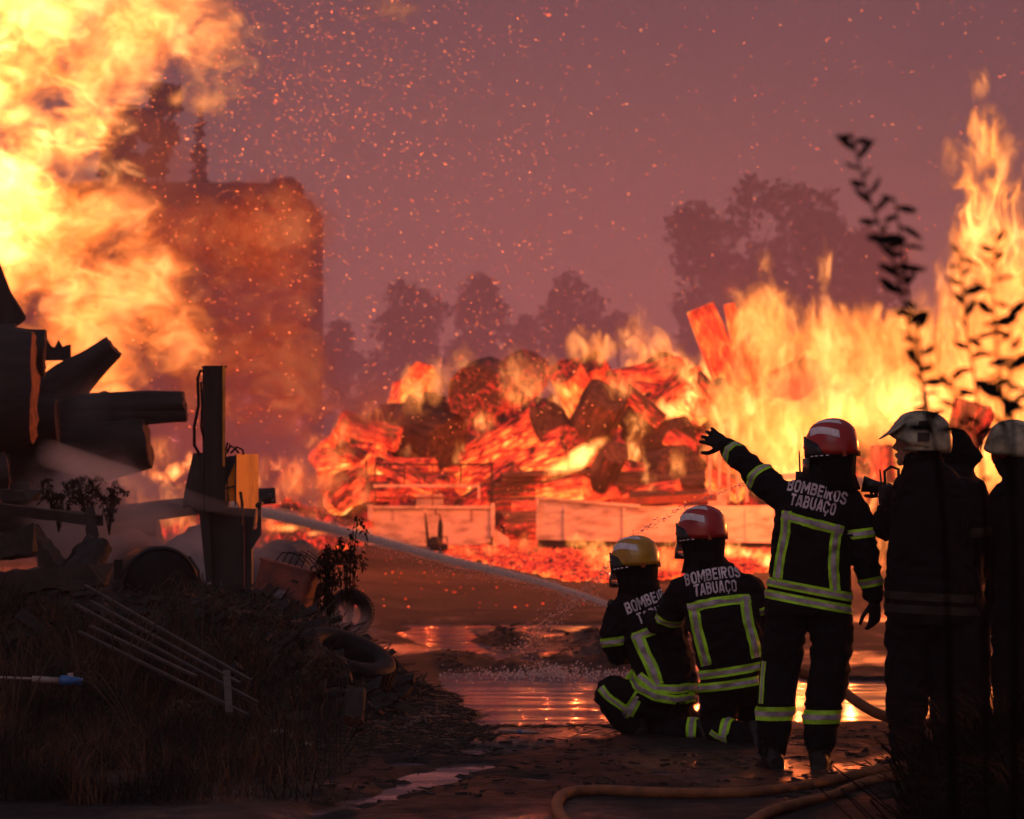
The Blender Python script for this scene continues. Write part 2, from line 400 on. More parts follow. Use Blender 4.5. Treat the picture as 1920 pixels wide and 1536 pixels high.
def height(x, y):
    x = np.asarray(x, float); y = np.asarray(y, float)
    near = 1 - .85 * ss(y, 36, 52)
    h = .035 * fbm(x, y, .35, 4, 1) * near + .016 * fbm(x, y, 3.1, 4, 5) * (1 - ss(y, 30, 50)) * 1.0 + .01
    wob = .5 * fbm(x, y, .5, 4, 9)
    xl = np.interp(y, [23, 24, 27.5, 31, 35, 39, 42], [-.1, -.22, -.42, -.72, -.8, -1.4, -1.5]) + wob * .35
    xr = np.interp(y, [23, 29.3, 29.9, 34, 42], [3.9, 4.1, 1.75, 1.6, 1.4]) + wob * .3
    yl = 23.9 + .35 * wob + .25 * ss(x, 1.0, 1.6)
    b = ss(y, yl, yl + .5) * (1 - ss(y, 38.5 + wob * 2, 40.5 + wob * 2)) * ss(x, xl - .1, xl + .25) * (1 - ss(x, xr - .3, xr))
    isl = (.17 * fbm(x * 1.3, y * .45, 1.0, 5, 21) + .034) * ss(y, 29.6, 31.8) + .03 * fbm(x, y * .4, 5, 3, 27) * ss(y, 30, 32)
    for (ix, iy, sx, sy, a) in ((-.1, 36.3, .28, 1.0, .10), (.55, 33.4, .55, .8, .085), (.9, 31.6, .5, .35, .05), (-.75, 33.2, .3, 1.2, .08), (1.0, 36, .6, .8, .08), (2.9, 26.2, .35, .3, .07)):
        isl = isl + a * np.exp(-((x - ix) / sx) ** 2 - ((y - iy) / sy) ** 2) * (1 + 1.5 * fbm(x, y * .5, 3.2, 4, 33))
    h = h * (1 - b) + b * (-.085 + isl + .012 * fbm(x, y, 4, 3, 41))
    # rut with standing water in the foreground
    t = (x + .98) / .81; yc = 17.7 + 3.2 * t
    rut = np.exp(-((y - yc) / (.42 + .2 * wob)) ** 2) * ss(t, -.6, 0) * (1 - ss(t, .9, 1.15))
    for (px_, py_, sx, sy) in ((600, 1528, .16, .22), (655, 1505, .17, .35), (720, 1490, .14, .3), (765, 1462, .15, .35), (825, 1448, .17, .4), (880, 1428, .13, .3), (905, 1402, .2, .35), (760, 1425, .10, .2), (985, 1400, .12, .2), (1010, 1455, .12, .25), (540, 1490, .1, .2), (1240, 1445, .1, .2)):
        Yp = F * EYE / (py_ - 880); xp = (px_ - 960) / F * Yp
        h = h - .062 * np.exp(-((x - xp) / sx) ** 2 - ((y - Yp) / sy) ** 2) * (1 + 1.6 * fbm(x, y, 3.5, 4, 61))
    h = h - .03 * rut * (1 + 2.4 * fbm(x, y, 1.7, 4, 61))
    # rubbish mound on the left
    ex = -.35 - .5 * ss(y, 26, 31) + .2 * fbm(x, y, .8, 3, 71)
    side = ss(-x, -ex, -ex + 1.45)
    yf = np.interp(x, [-4, -2.2, -1.6, -.4], [19.0, 20.3, 21.6, 22.6])
    up = ss(y, yf, yf + 5.2) * (1 - .85 * ss(y, 28.5, 34))
    m = side * up
    h = h + m * (.60 + .14 * fbm(x, y, .9, 3, 81)) + ss(m, 0.02, .3) * (.10 * fbm(x, y, 3.2, 4, 91) + .03 * fbm(x, y, 11, 3, 95)) * near
    # verge rising to the right in front
    v = ss(x, 1.75, 2.6) * (1 - ss(y, 19.5, 22)) * .22
    return h + v * (1 + .4 * fbm(x, y, 2, 3, 99))
def hz(x, y): return float(height(np.array([x]), np.array([y]))[0])
def ground_axis(segs):
    out = []
    for a, b, st in segs: out += list(np.arange(a, b, st))
    out.append(segs[-1][1]); return np.array(out)
gx = ground_axis([(-290, -30, 20), (-30, -8, 1.5), (-8, -4.2, .25), (-4.2, 3.8, .035), (3.8, 8, .25), (8, 30, 1.5), (30, 290, 20)])
gy = ground_axis([(-50, 10, 6), (10, 17, .3), (17, 31, .045), (31, 43, .09), (43, 75, .6), (75, 120, 3), (120, 610, 25)])
X, Y_ = np.meshgrid(gx, gy)
Z = height(X, Y_)
nx, ny = len(gx), len(gy)
me = bpy.data.meshes.new('ground')
me.vertices.add(nx * ny); me.vertices.foreach_set('co', np.stack([X, Y_, Z], -1).reshape(-1))
i = (np.arange(ny - 1)[:, None] * nx + np.arange(nx - 1)[None, :]).reshape(-1)
q = np.stack([i, i + 1, i + 1 + nx, i + nx], -1)
me.loops.add(q.size); me.polygons.add(len(q))
me.loops.foreach_set('vertex_index', q.reshape(-1)); me.polygons.foreach_set('loop_start', np.arange(0, q.size, 4)); me.update()
me.polygons.foreach_set('use_smooth', [True] * len(q))
sg(link('ground', me, None, M['ground']), kind='structure')
b = MB(); b.add([(-5, 15, WATER_Z), (6, 15, WATER_Z), (6, 43, WATER_Z), (-5, 43, WATER_Z)], [(0, 1, 2, 3)])
sg(b.build('water', M['water']), kind='structure')

SIG = .0007
hm = bpy.data.materials.new('haze'); nt = nodes(hm); nt.nodes.remove(nt.nodes['Principled BSDF'])
pv = nt.nodes.new('ShaderNodeVolumePrincipled'); pv.inputs['Color'].default_value = (.86, .80, .82, 1); pv.inputs['Density'].default_value = SIG
pv.inputs['Anisotropy'].default_value = .2
nt.links.new(pv.outputs[0], nt.nodes['Material Output'].inputs['Volume'])
b = MB(); b.box((0, 280, 22), (600, 680, 46)); sg(b.build('haze', hm), kind='stuff')

bk = hm.copy(); bk.name = 'smoke_bank'; bk.node_tree.nodes['Principled Volume'].inputs['Density'].default_value = .0145
bk.node_tree.nodes['Principled Volume'].inputs['Color'].default_value = (.90, .80, .84, 1)
b = MB(); b.box((0, 160, 21), (420, 110, 44)); sg(b.build('smoke_bank', bk), 'bank of drifting smoke between the fire and the far trees', 'smoke', None, 'stuff')

# ------------------------------------------------------------------ far building and trees
def px_m(Y): return F / Y
def building():
    Yb = 124; e = empty('building', W(300, 880, Yb) - Vector((0, 0, 1.6)), 'tall flat-roofed building looming dark red through the smoke on the left', 'building')
    x0, x1 = W(-160, 0, Yb).x, W(580, 0, Yb).x; zt = W(0, 372, Yb).z
    b = MB(); b.prism([(x0, Yb, -.5), (x1 - .25, Yb, -.5), (x1, Yb + .4, -.5), (x1, Yb + 9, -.5), (x0, Yb + 9, -.5)], (0, 0, zt + .5))
    b.build('wall', M['brick'], e)
    b = MB(); n = 30; top = []
    for k in range(n + 1):
        x = x0 + (x1 - .3 - x0) * k / n; top.append((x, .95 + .10 * noise.noise(Vector((k * .9, 3, 0)))))
    poly = [(x0, Yb - .15, zt - .25)] + [(x1 - .2, Yb - .15, zt - .25)] + [(x, Yb - .15, zt + h - .45) for x, h in reversed(top)]
    b.prism(poly, (0, 2.2, 0)); b.build('roof_edge', M['roof'], e)
    b = MB(); c = W(543, 352, Yb); b.prism([c + Vector(p) for p in ((-.75, 0, -.4), (.45, 0, -.5), (.3, 0, .15), (.1, 0, .35), (-.5, 0, .3), (-.8, 0, .05))], (0, 1.5, 0))
    b.build('chimney', M['roof'], e)
building()

def crown_mesh(blobs, n, leaf, seed):
    r = np.random.RandomState(seed); vs = []
    tot = sum(bl[3] ** 2 * 1.0 for bl in blobs)
    for (cx, cy_, cz, rr, rz) in blobs:
        k = int(n * rr ** 2 / tot)
        d = r.normal(size=(k, 3)); d /= np.linalg.norm(d, axis=1)[:, None]
        rad = r.uniform(.25, 1, k) ** .45
        clump = 1 + .22 * np.sin(d[:, 0] * 7 + seed) * np.sin(d[:, 2] * 8 + cx * 3) + .12 * np.sin(d[:, 0] * 17 + d[:, 2] * 13)
        p = d * (rad * clump)[:, None] * np.array([rr, rr, rz]) + np.array([cx, cy_, cz])
        a = r.normal(size=(k, 3)); a /= np.linalg.norm(a, axis=1)[:, None]; c = np.cross(a, r.normal(size=(k, 3))); c /= np.linalg.norm(c, axis=1)[:, None]
        s = leaf * r.uniform(.5, 1.4, k)[:, None]
        vs.append(np.stack([p + a * s, p + c * s * .55, p - a * s, p - c * s * .55], 1))
    v = np.concatenate(vs).reshape(-1, 3); nq = len(v) // 4
    me = bpy.data.meshes.new('crown'); me.vertices.add(len(v)); me.vertices.foreach_set('co', v.reshape(-1))
    me.loops.add(len(v)); me.polygons.add(nq); me.loops.foreach_set('vertex_index', np.arange(len(v))); me.polygons.foreach_set('loop_start', np.arange(0, len(v), 4)); me.update()
    return me
def far_tree(px, topy, Y, wpx, label, seed, conic=False, blobs=None, cnt=4200):
    base = W(px, 880, Y); base.z = 0; e = empty('tree', base, label, 'tree', 'trees standing far behind the fire')
    zt = W(px, topy, Y).z; w = wpx / F * Y / 2
    r = random.Random(seed); bl = []
    if conic:
        for k in range(9):
            t = k / 8; bl.append((base.x + r.uniform(-.1, .1) * w, Y, zt * (.25 + .72 * t), w * (1.0 - .72 * t ** 1.5), zt * .11))
    else:
        for k in range(20):
            a = r.uniform(0, 6.28); v = r.random(); q = r.uniform(.1, .62) * w * (1 + .6 * v)
            bl.append((base.x + q * math.cos(a), Y + q * math.sin(a) * .7, zt - w * .42 - v * (zt * .82 - w * .5), w * r.uniform(.32, .55), w * r.uniform(.34, .6)))
        bl.append((base.x, Y, zt - w * .36, w * .36, w * .36))
    link('crown', crown_mesh(bl, cnt, w * .05 + .12, seed), e, M['far_leaf'])
    b = MB(); b.tube([base + Vector((0, 0, -.3)), base + Vector((.05 * w, 0, zt * .35)), base + Vector((0, 0, zt * .8))], [w * .09 + .08, w * .06 + .06, .06], 8)
    for k in range(5):
        z = zt * (.3 + .1 * k); a = r.uniform(0, 6.28)
        b.tube([base + Vector((0, 0, z)), base + Vector((math.cos(a) * w * .55, math.sin(a) * w * .5, z + zt * .15))], [w * .035 + .03, .03], 6)
    b.build('trunk', M['stem'], e)
far_tree(240, 195, 128, 150, 'ragged dark tree rising behind the roof, half covered by the big flame', 3, cnt=9000)
far_tree(306, 158, 130, 84, 'narrow dark treetop just right of the big flame, above the roof', 5, cnt=6500)
far_tree(374, 262, 132, 80, 'small pointed treetop above the middle of the dark roof', 8, True, cnt=6500)
for k, (px, ty, w, lab) in enumerate((
        (640, 600, 120, 'low smoke-veiled tree just right of the dark building'),
        (752, 525, 170, 'round smoke-veiled tree left of the two middle treetops'),
        (905, 512, 150, 'smoke-veiled tree above the round log end'),
        (985, 590, 90, 'lowest smoke-veiled treetop between two taller ones'),
        (1066, 508, 150, 'smoke-veiled tree with a peaked top, behind the glowing logs'),
        (1160, 585, 110, 'low smoke-veiled tree at the foot of the big grove'),
        (1300, 378, 170, 'left shoulder of the big smoke-veiled grove, a broad tree'),
        (1412, 332, 200, 'tallest tree of the smoke-veiled grove on the right'),
        (1535, 350, 190, 'broad tree right of the tallest one in the grove'),
        (1640, 430, 180, 'tree of the grove behind the dark sapling'))):
    far_tree(px, ty, 262 + 6 * (k % 3), w, lab, 20 + k, cnt=5200)

# ------------------------------------------------------------------ people
def ring_loft(mb, rings, seg=28):
    """rings: (centre, half-width vector, half-depth vector)"""
    vs = []; fs = []
    for c, a, d in rings:
        for k in range(seg):
            t = 2 * math.pi * k / seg; ct, st = math.cos(t), math.sin(t)
            q = .86                                  # squarer than an ellipse
            ct = math.copysign(abs(ct) ** q, ct); st = math.copysign(abs(st) ** q, st)
            vs.append(c + a * ct + d * st)
    for i in range(len(rings) - 1):
        for k in range(seg):
            k2 = (k + 1) % seg; fs.append((i * seg + k, i * seg + k2, (i + 1) * seg + k2, (i + 1) * seg + k))
    fs.append(tuple(reversed(range(seg)))); n = (len(rings) - 1) * seg; fs.append(tuple(range(n, n + seg)))
    mb.add(vs, fs)
def ball(mb, c, r, seg=14):
    c = Vector(c); r = r if hasattr(r, '__len__') else (r, r, r)
    vs = [c + Vector((0, 0, r[2]))]; n = seg // 2
    for i in range(1, n):
        a = math.pi * i / n
        for k in range(seg):
            b = 2 * math.pi * k / seg; vs.append(c + Vector((r[0] * math.sin(a) * math.cos(b), r[1] * math.sin(a) * math.sin(b), r[2] * math.cos(a))))
    vs.append(c - Vector((0, 0, r[2]))); fs = []
    for k in range(seg): fs.append((0, 1 + k, 1 + (k + 1) % seg))
    for i in range(n - 2):
        for k in range(seg):
            a0 = 1 + i * seg + k; a1 = 1 + i * seg + (k + 1) % seg; fs.append((a0, a0 + seg, a1 + seg, a1))
    m = len(vs) - 1; b0 = 1 + (n - 2) * seg
    for k in range(seg): fs.append((m, b0 + (k + 1) % seg, b0 + k))
    mb.add(vs, fs)
def limb(mb, chain, seg=16, sub=4):
    """chain: list of (point, radius); a smooth tapered tube with rounded joints"""
    P = [Vector(p) for p, r in chain]; Rr = [r for p, r in chain]; pts = []; rad = []
    for i in range(len(P) - 1):
        p0 = P[max(i - 1, 0)]; p1 = P[i]; p2 = P[i + 1]; p3 = P[min(i + 2, len(P) - 1)]
        for k in range(sub):
            t = k / sub
            q = .5 * ((2 * p1) + (p2 - p0) * t + (2 * p0 - 5 * p1 + 4 * p2 - p3) * t * t + (3 * p1 - p0 - 3 * p2 + p3) * t ** 3)
            pts.append(p1.lerp(p2, t).lerp(q, .5)); rad.append(Rr[i] * (1 - t) + Rr[i + 1] * t)
    pts.append(P[-1]); rad.append(Rr[-1])
    mb.tube(pts, rad, seg)
    ball(mb, P[0], Rr[0] * .98); ball(mb, P[-1], Rr[-1] * .97)
def organic(name, mb, voxel, m, parent, wrinkle=0, wf=9, smooth=2, seed=0):
    me = mb.mesh(name); bm = bmesh.new(); bm.from_mesh(me); bmesh.ops.recalc_face_normals(bm, faces=bm.faces); bm.to_mesh(me); bm.free()
    o = bpy.data.objects.new('tmp', me); COL.objects.link(o)
    md = o.modifiers.new('r', 'REMESH'); md.mode = 'VOXEL'; md.voxel_size = voxel; md.use_smooth_shade = True
    if smooth:
        s = o.modifiers.new('s', 'SMOOTH'); s.factor = .5; s.iterations = smooth
    dg = bpy.context.evaluated_depsgraph_get(); res = bpy.data.meshes.new_from_object(o.evaluated_get(dg))
    bpy.data.objects.remove(o); bpy.data.meshes.remove(me)
    res.name = name
    if wrinkle:
        n = len(res.vertices); nv = [v.normal.copy() for v in res.vertices]
        for v, nn in zip(res.vertices, nv):
            c = v.co
            q = Vector((c.x * wf, c.y * wf, c.z * wf * 2.0 + 2 * noise.noise(c * 4 + Vector((seed, 0, 0)))))
            w = 1 - abs(noise.noise(q + Vector((seed, 5, 0)))) * 2.2
            v.co = c + nn * (wrinkle * (w - .4) + wrinkle * .5 * noise.noise(c * 30))
    res.polygons.foreach_set('use_smooth', [True] * len(res.polygons)); res.update()
    return link(name, res, parent, m)
def bvh_of(*objs):
    vs = []; fs = []
    for o in objs:
        b = len(vs); mw = o.matrix_basis if o.parent is None else parent_world(o)
        vs += [mw @ v.co for v in o.data.vertices]; fs += [tuple(i + b for i in p.vertices) for p in o.data.polygons]
    return BVHTree.FromPolygons(vs, fs)
EYEV = Vector((0, 0, EYE))
def cast(bv, px, py, Y, off):
    """the point of the back surface seen at a pixel, raised by off"""
    d = (W(px, py, Y) - EYEV).normalized()
    h = bv.ray_cast(EYEV, d, Y * 1.5)
    if h[0] is None or abs(h[0].y - Y) > .6:
        near = bv.find_nearest(W(px, py, Y)); return near[0] + near[1] * off
    n = h[1] if h[1].y < 0 else -h[1]
    return h[0] + n * off
def strip_grid(vfun, n, w, mi, mb):
    """quads between n stations; vfun(t, s) gives a point, s in -1..1 over the width"""
    S = [-1, -.5, 0, .5, 1]
    vs = [vfun(i / n, s * w) for i in range(n + 1) for s in S]
    fs = [(i * 5 + k, i * 5 + k + 1, (i + 1) * 5 + k + 1, (i + 1) * 5 + k) for i in range(n) for k in range(4)]
    mb.add(vs, fs, mi)
def flat_tape(person, bv, path, width, Y, cen=.42):
    """tape sewn on the back: path of photo pixels, width in pixels"""
    P = [Vector((p[0], p[1], 0)) for p in path]
    L = [0]
    for a, b_ in zip(P, P[1:]): L.append(L[-1] + (b_ - a).length)
    def at(t):
        d = t * L[-1]
        for i in range(len(P) - 1):
            if d <= L[i + 1] + 1e-6:
                u = (d - L[i]) / max(L[i + 1] - L[i], 1e-6); return P[i].lerp(P[i + 1], u), (P[i + 1] - P[i]).normalized()
        return P[-1], (P[-1] - P[-2]).normalized()
    mb = MB(); n = max(6, int(L[-1] / 5))
    for wd, off, mi in ((1, .006, 0), (cen, .0085, 1)):
        def f(t, s, off=off):
            p, d = at(t); q = p + Vector((-d.y, d.x, 0)) * s * width / 2
            return cast(bv, q.x, q.y, Y, off)
        strip_grid(f, n, wd, mi, mb)
    return mb.build('reflective_tape', [M['yellow_tape'], M['silver_tape']], person, True, fix=False)
def ring_tape(person, bv, c, axis, w, Rout=.45, cen=.42, off=.006, seg=44, sooty=False):  # sooty picks the tape copy with shade painted into its colour
    """tape running right round a limb or the jacket"""
    c = Vector(c); a = Vector(axis).normalized(); u = a.orthogonal().normalized(); v = a.cross(u); mb = MB()
    for wd, of, mi in ((1, off, 0), (cen, off + .0025, 1)):
        last = [None]
        def f(t, s, of=of):
            th = 2 * math.pi * t; r = u * math.cos(th) + v * math.sin(th); cc = c + a * s * w / 2
            h = bv.ray_cast(cc, r, Rout)
            return (h[0] if h[0] is not None else cc + r * Rout * .4) + r * of
        strip_grid(f, seg, wd, mi, mb)
    return mb.build('reflective_tape', [M['dim_tape'], M['dim_tape']] if sooty else [M['yellow_tape'], M['silver_tape']], person, True, fix=False)
GLYPH = {'B': (.46, [[(.065, 0), (.065, .72)], [(.1, .655), (.30, .655), (.375, .60), (.375, .45), (.30, .385), (.1, .385)], [(.1, .065), (.31, .065), (.395, .13), (.395, .30), (.31, .37)]]),
         'O': (.46, [[(.065, .16), (.065, .56), (.15, .655), (.31, .655), (.395, .56), (.395, .16), (.31, .065), (.15, .065), (.065, .16)]]),
         'M': (.62, [[(.065, 0), (.065, .72)], [(.09, .68), (.31, .20), (.53, .68)], [(.555, .72), (.555, 0)]]),
         'E': (.42, [[(.065, 0), (.065, .72)], [(.1, .655), (.40, .655)], [(.1, .37), (.36, .37)], [(.1, .065), (.40, .065)]]),
         'I': (.13, [[(.065, 0), (.065, .72)]]),
         'R': (.46, [[(.065, 0), (.065, .72)], [(.1, .655), (.30, .655), (.38, .59), (.38, .44), (.30, .375), (.1, .375)], [(.24, .36), (.39, 0)]]),
         'S': (.46, [[(.385, .52), (.385, .59), (.31, .655), (.14, .655), (.065, .58), (.065, .46), (.14, .39), (.31, .33), (.395, .26), (.395, .14), (.31, .065), (.14, .065), (.065, .13), (.065, .21)]]),
         'T': (.44, [[(0, .655), (.44, .655)], [(.22, .61), (.22, 0)]]),
         'A': (.48, [[(.05, 0), (.21, .70)], [(.27, .70), (.43, 0)], [(.14, .19), (.34, .19)]]),
         'U': (.46, [[(.065, .72), (.065, .16), (.15, .065), (.31, .065), (.395, .16), (.395, .72)]]),
         'Ç': (.46, [[(.395, .48), (.395, .56), (.31, .655), (.15, .655), (.065, .56), (.065, .16), (.15, .065), (.31, .065), (.395, .16), (.395, .24)], [(.23, 0), (.27, -.08), (.19, -.14)]])}
def lettering(person, bv, txt, x0, y0, x1, y1, hgt, Y, arch=0):
    """printed block capitals laid on the cloth: baseline from (x0,y0) to (x1,y1) in photo pixels, letter height in pixels"""
    tot = sum(GLYPH[c][0] for c in txt) + .085 * (len(txt) - 1); A = Vector((x0, y0)); B = Vector((x1, y1)); d = B - A; up = Vector((d.y, -d.x)).normalized(); mb = MB(); cx = 0
    for ci, c in enumerate(txt):
        for si, st in enumerate(GLYPH[c][1]):
            th = .068 if not (c == 'Ç' and si == 1) else .045
            pts = [Vector(p) for p in st]
            if len(pts) == 2: fine = [pts[0].lerp(pts[1], k / 5) for k in range(6)]
            else: fine = [a.lerp(b_, k / 3) for a, b_ in zip(pts, pts[1:]) for k in range(3)] + [pts[-1]]
            vs = []
            for k, p in enumerate(fine):
                t = (fine[min(k + 1, len(fine) - 1)] - fine[max(k - 1, 0)]).normalized(); n = Vector((-t.y, t.x))
                for q in (p + n * th, p - n * th):
                    u = (cx + q.x) / tot; w_ = A + d * u + up * (q.y / .72 * hgt + arch * 4 * u * (1 - u)); vs.append(cast(bv, w_.x, w_.y, Y, .0055 + .0004 * si))
            mb.add(vs, [(2 * k, 2 * k + 1, 2 * k + 3, 2 * k + 2) for k in range(len(fine) - 1)])
        cx += GLYPH[c][0] + .085
    return sg(mb.build('back_lettering', M['print'], person, True, fix=False), kind=None)

def helmet(person, c, yaw, pitch, col, r=(.128, .150, .125), tape=True, roll=0, holder=True):
    """structural fire helmet: shell, centre ridge, dark visor holder, visor, neck cape, rear tab, reflective patches"""
    c = Vector(c); rot = Matrix.Rotation(yaw, 3, 'Z') @ Matrix.Rotation(roll, 3, 'Y') @ Matrix.Rotation(pitch, 3, 'X')   # local +y = front
    mb = MB(); ns, nr = 36, 14; vs = []; fs = []
    def shell(a, t, grow=1.0):
        # a azimuth (0 = +x, 90 = front), t 0 crown .. 1 rim
        fr = max(0, math.sin(a)); bk = max(0, -math.sin(a))
        low = math.radians(98 + 16 * bk ** .8 + 8 * abs(math.cos(a)) - 14 * fr ** 2)
        th = low * t
        flare = 1 + .05 * max(0, t - .8) / .2 * (1 + fr)
        ridge = 1 + .035 * math.exp(-(math.cos(a) * math.sin(th) / .20) ** 2) * (1 - t * .4)
        side = 1 - .03 * math.exp(-((t - .62) / .07) ** 2)
        g = grow * ridge * side * flare * (1 + .05 * math.sin(2 * th) ** 2)
        return Vector((r[0] * math.sin(th) * math.cos(a) * g, r[1] * math.sin(th) * math.sin(a) * g, r[2] * math.cos(th) * g))
    for i in range(nr + 1):
        for k in range(ns): vs.append(c + rot @ shell(2 * math.pi * k / ns, max(i, .02) / nr))
    for i in range(nr + 1):                                   # inner skin
        for k in range(ns): vs.append(c + rot @ shell(2 * math.pi * k / ns, max(i, .02) / nr, .955))
    o2 = (nr + 1) * ns
    for i in range(nr):
        for k in range(ns):
            k2 = (k + 1) % ns
            fs.append((i * ns + k, (i + 1) * ns + k, (i + 1) * ns + k2, i * ns + k2)); fs.append((o2 + i * ns + k, o2 + i * ns + k2, o2 + (i + 1) * ns + k2, o2 + (i + 1) * ns + k))
    for k in range(ns):
        k2 = (k + 1) % ns; fs.append((nr * ns + k, o2 + nr * ns + k, o2 + nr * ns + k2, nr * ns + k2))
    mb.add(vs, fs); sh = mb.build('helmet', col, person, True)
    bv = bvh_of(sh)
    def on(x, y, off):                                        # point on the shell above a plan position
        h = bv.ray_cast(c + rot @ Vector((x, y, .4)), rot @ Vector((0, 0, -1)), 1)
        return (h[0] + (rot @ Vector((x * .5, y * .5, .1))).normalized() * off) if h[0] is not None else c + rot @ Vector((x, y, .05))
    if tape:
        for (t0, t1, a0, a1) in ((.26, .40, 150, 246), (.53, .68, 152, 232)):
            mb = MB(); vs = []
            for i in range(15):
                for j in range(5):
                    u = i / 14; w_ = (t0 + (t1 - t0) * j / 4) - .07 * math.sin(math.pi * u); vs.append(c + rot @ shell(R(a0 + (a1 - a0) * (u + .04 * (j - 2) * (1 - u))), w_, 1.016))
            mb.add(vs, [(i * 5 + j, i * 5 + j + 1, (i + 1) * 5 + j + 1, (i + 1) * 5 + j) for i in range(14) for j in range(4)]); mb.build('helmet_tape', M['helmet_tape'], sh, True, fix=False)
    # dark visor housing wrapping the front below the rim
    mb = MB(); vs = []; fs = []; n = 20
    if not holder: return sh
    for k in range(n + 1):
        a = R(-12) + R(204) * k / n
        e_ = math.sin(math.pi * k / n) ** .45
        for z, g in ((-.04 + .095 * e_, 1.035), (-.05, 1.05), (-.055 - .035 * e_, 1.0), (-.055 - .04 * e_, .92), (-.03 + .05 * e_, .93)):
            vs.append(c + rot @ Vector((r[0] * math.cos(a) * g, r[1] * math.sin(a) * g * 1.02, z)))
    for k in range(n):
        for j in range(5): j2 = (j + 1) % 5; fs.append((k * 5 + j, k * 5 + j2, (k + 1) * 5 + j2, (k + 1) * 5 + j))
    fs += [(0, 1, 2, 3, 4), tuple(n * 5 + j for j in (4, 3, 2, 1, 0))]
    mb.add(vs, fs); mb.build('visor_holder', M['black_plastic'], sh, True)
    mb = MB(); vs = []; fs = []                                # clear visor edge
    for k in range(n + 1):
        a = R(18) + R(144) * k / n
        for z, g in ((-.07, 1.12), (-.16, 1.18)): vs.append(c + rot @ Vector((r[0] * math.cos(a) * g, r[1] * math.sin(a) * g, z)))
    fs = [(k * 2, k * 2 + 1, k * 2 + 3, k * 2 + 2) for k in range(n)]; mb.add(vs, fs)
    vo = mb.build('visor', M['visor'], sh, True); md = vo.modifiers.new('thick', 'SOLIDIFY'); md.thickness = .003
    # neck cape of cloth
    mb = MB(); vs = []; fs = []; n = 30
    for k in range(n + 1):
        a = R(150) + R(240) * k / n
        for j, (z, g) in enumerate(((-.02, .93), (-.09, .86), (-.17, .80), (-.25, .98))):
            gg = g + .03 * math.sin(k * 1.3 + j); vs.append(c + rot @ Vector((r[0] * math.cos(a) * gg, r[1] * math.sin(a) * gg * .97, z)))
    fs = [(k * 4 + j, k * 4 + j + 1, (k + 1) * 4 + j + 1, (k + 1) * 4 + j) for k in range(n) for j in range(3)]; mb.add(vs, fs)
    vo = mb.build('neck_cape', M['hood'], sh, True); md = vo.modifiers.new('thick', 'SOLIDIFY'); md.thickness = .012
    if tape:
        for a in (R(-62), R(-118)):
            mb = MB(); p = Vector((r[0] * math.cos(a) * 1.0, r[1] * math.sin(a) * 1.0, -.062)); mb.box(c + rot @ p * .96, (.022, .012, .028), rot)
            mb.build('strap_slider', M['orange_tab'], sh)
        mb = MB()
        for k in range(4):
            a = R(168 + 12 * k); p = Vector((r[0] * math.cos(a) * 1.06, r[1] * math.sin(a) * 1.04, -.064)); mb.box(c + rot @ p, (.008, .016, .006), rot @ Matrix.Rotation(a, 3, 'Z'))
        mb.build('holder_clip', M['helmet_tape'], sh)
    return sh

def head(mb, c, yaw, face=True, pitch=0):
    """skull, jaw, nose, lips, ears; local +y is the way the face looks"""
    c = Vector(c); rot = Matrix.Rotation(yaw, 3, 'Z') @ Matrix.Rotation(pitch, 3, 'X'); q = lambda x, y, z: c + rot @ Vector((x, y, z))
    ball(mb, c, (.078, .078, .105) if not face else (.080, .080, .11), 18)
    ball(mb, q(0, .02, .02), .082, 18); ball(mb, q(0, -.025, .03), .08, 18)
    mb.tube([q(0, .035, -.05), q(0, .058, -.098)], [.06, .035], 14)
    mb.tube([q(0, .078, .02), q(0, .100, -.012), q(0, .110, -.030)], [.010, .014, .017], 10)      # nose
    ball(mb, q(0, .088, -.056), (.022, .012, .007)); ball(mb, q(0, .086, -.070), (.020, .012, .007))  # lips
    ball(mb, q(0, .076, -.098), .020)                                                               # chin
    for s in (-1, 1):
        ball(mb, q(s * .03, .075, .032), (.020, .012, .008)); ball(mb, q(s * .082, -.005, -.005), (.010, .018, .03))
        ball(mb, q(s * .031, .072, .010), .0125)                                                    # eyeballs under the brow

def glove(person, wrist, dirv, palm_n, curl=.3, spread=1.0, side=1, size=1.0):
    """gloved hand: dirv from the wrist along the hand, palm_n out of the palm, side = which edge the thumb leaves"""
    d = Vector(dirv).normalized(); n = Vector(palm_n); n = (n - d * n.dot(d)).normalized(); t = d.cross(n) * side; w = Vector(wrist); mb = MB(); s = size
    ring_loft(mb, [(w - d * .05 * s, t * .042 * s, n * .034 * s), (w, t * .036 * s, n * .026 * s), (w + d * .05 * s, t * .046 * s, n * .021 * s), (w + d * .095 * s, t * .047 * s, n * .016 * s)], 16)
    for k, (o, ln, sp) in enumerate(((.034, .078, .26), (.012, .088, .08), (-.012, .082, -.10), (-.034, .064, -.30))):
        b = w + d * .085 * s + t * o * s; dd = (d + t * sp * spread * .6).normalized(); p = [b]; ang = curl * (.7 + .12 * k)
        for j, f in enumerate((.42, .32, .26)):
            dd2 = (dd * math.cos(ang * (j + .5)) + n * math.sin(ang * (j + .5))).normalized(); p.append(p[-1] + dd2 * ln * f * s)
        mb.tube(p, [.0125 * s, .0118 * s, .0108 * s, .009 * s], 9); ball(mb, p[-1], .009 * s, 8)
    b = w + d * .03 * s + t * .034 * s; p = [b, b + (t * .75 + d * .55 + n * .15) * .034 * s, b + (t * .85 + d * .8 + n * .25) * .058 * s, b + (t * .8 + d * 1.1 + n * .3) * .078 * s]
    mb.tube(p, [.017 * s, .0145 * s, .0125 * s, .010 * s], 9); ball(mb, p[-1], .010 * s, 8)
    return organic('glove', mb, .0048, M['glove'], person, 0, smooth=2)
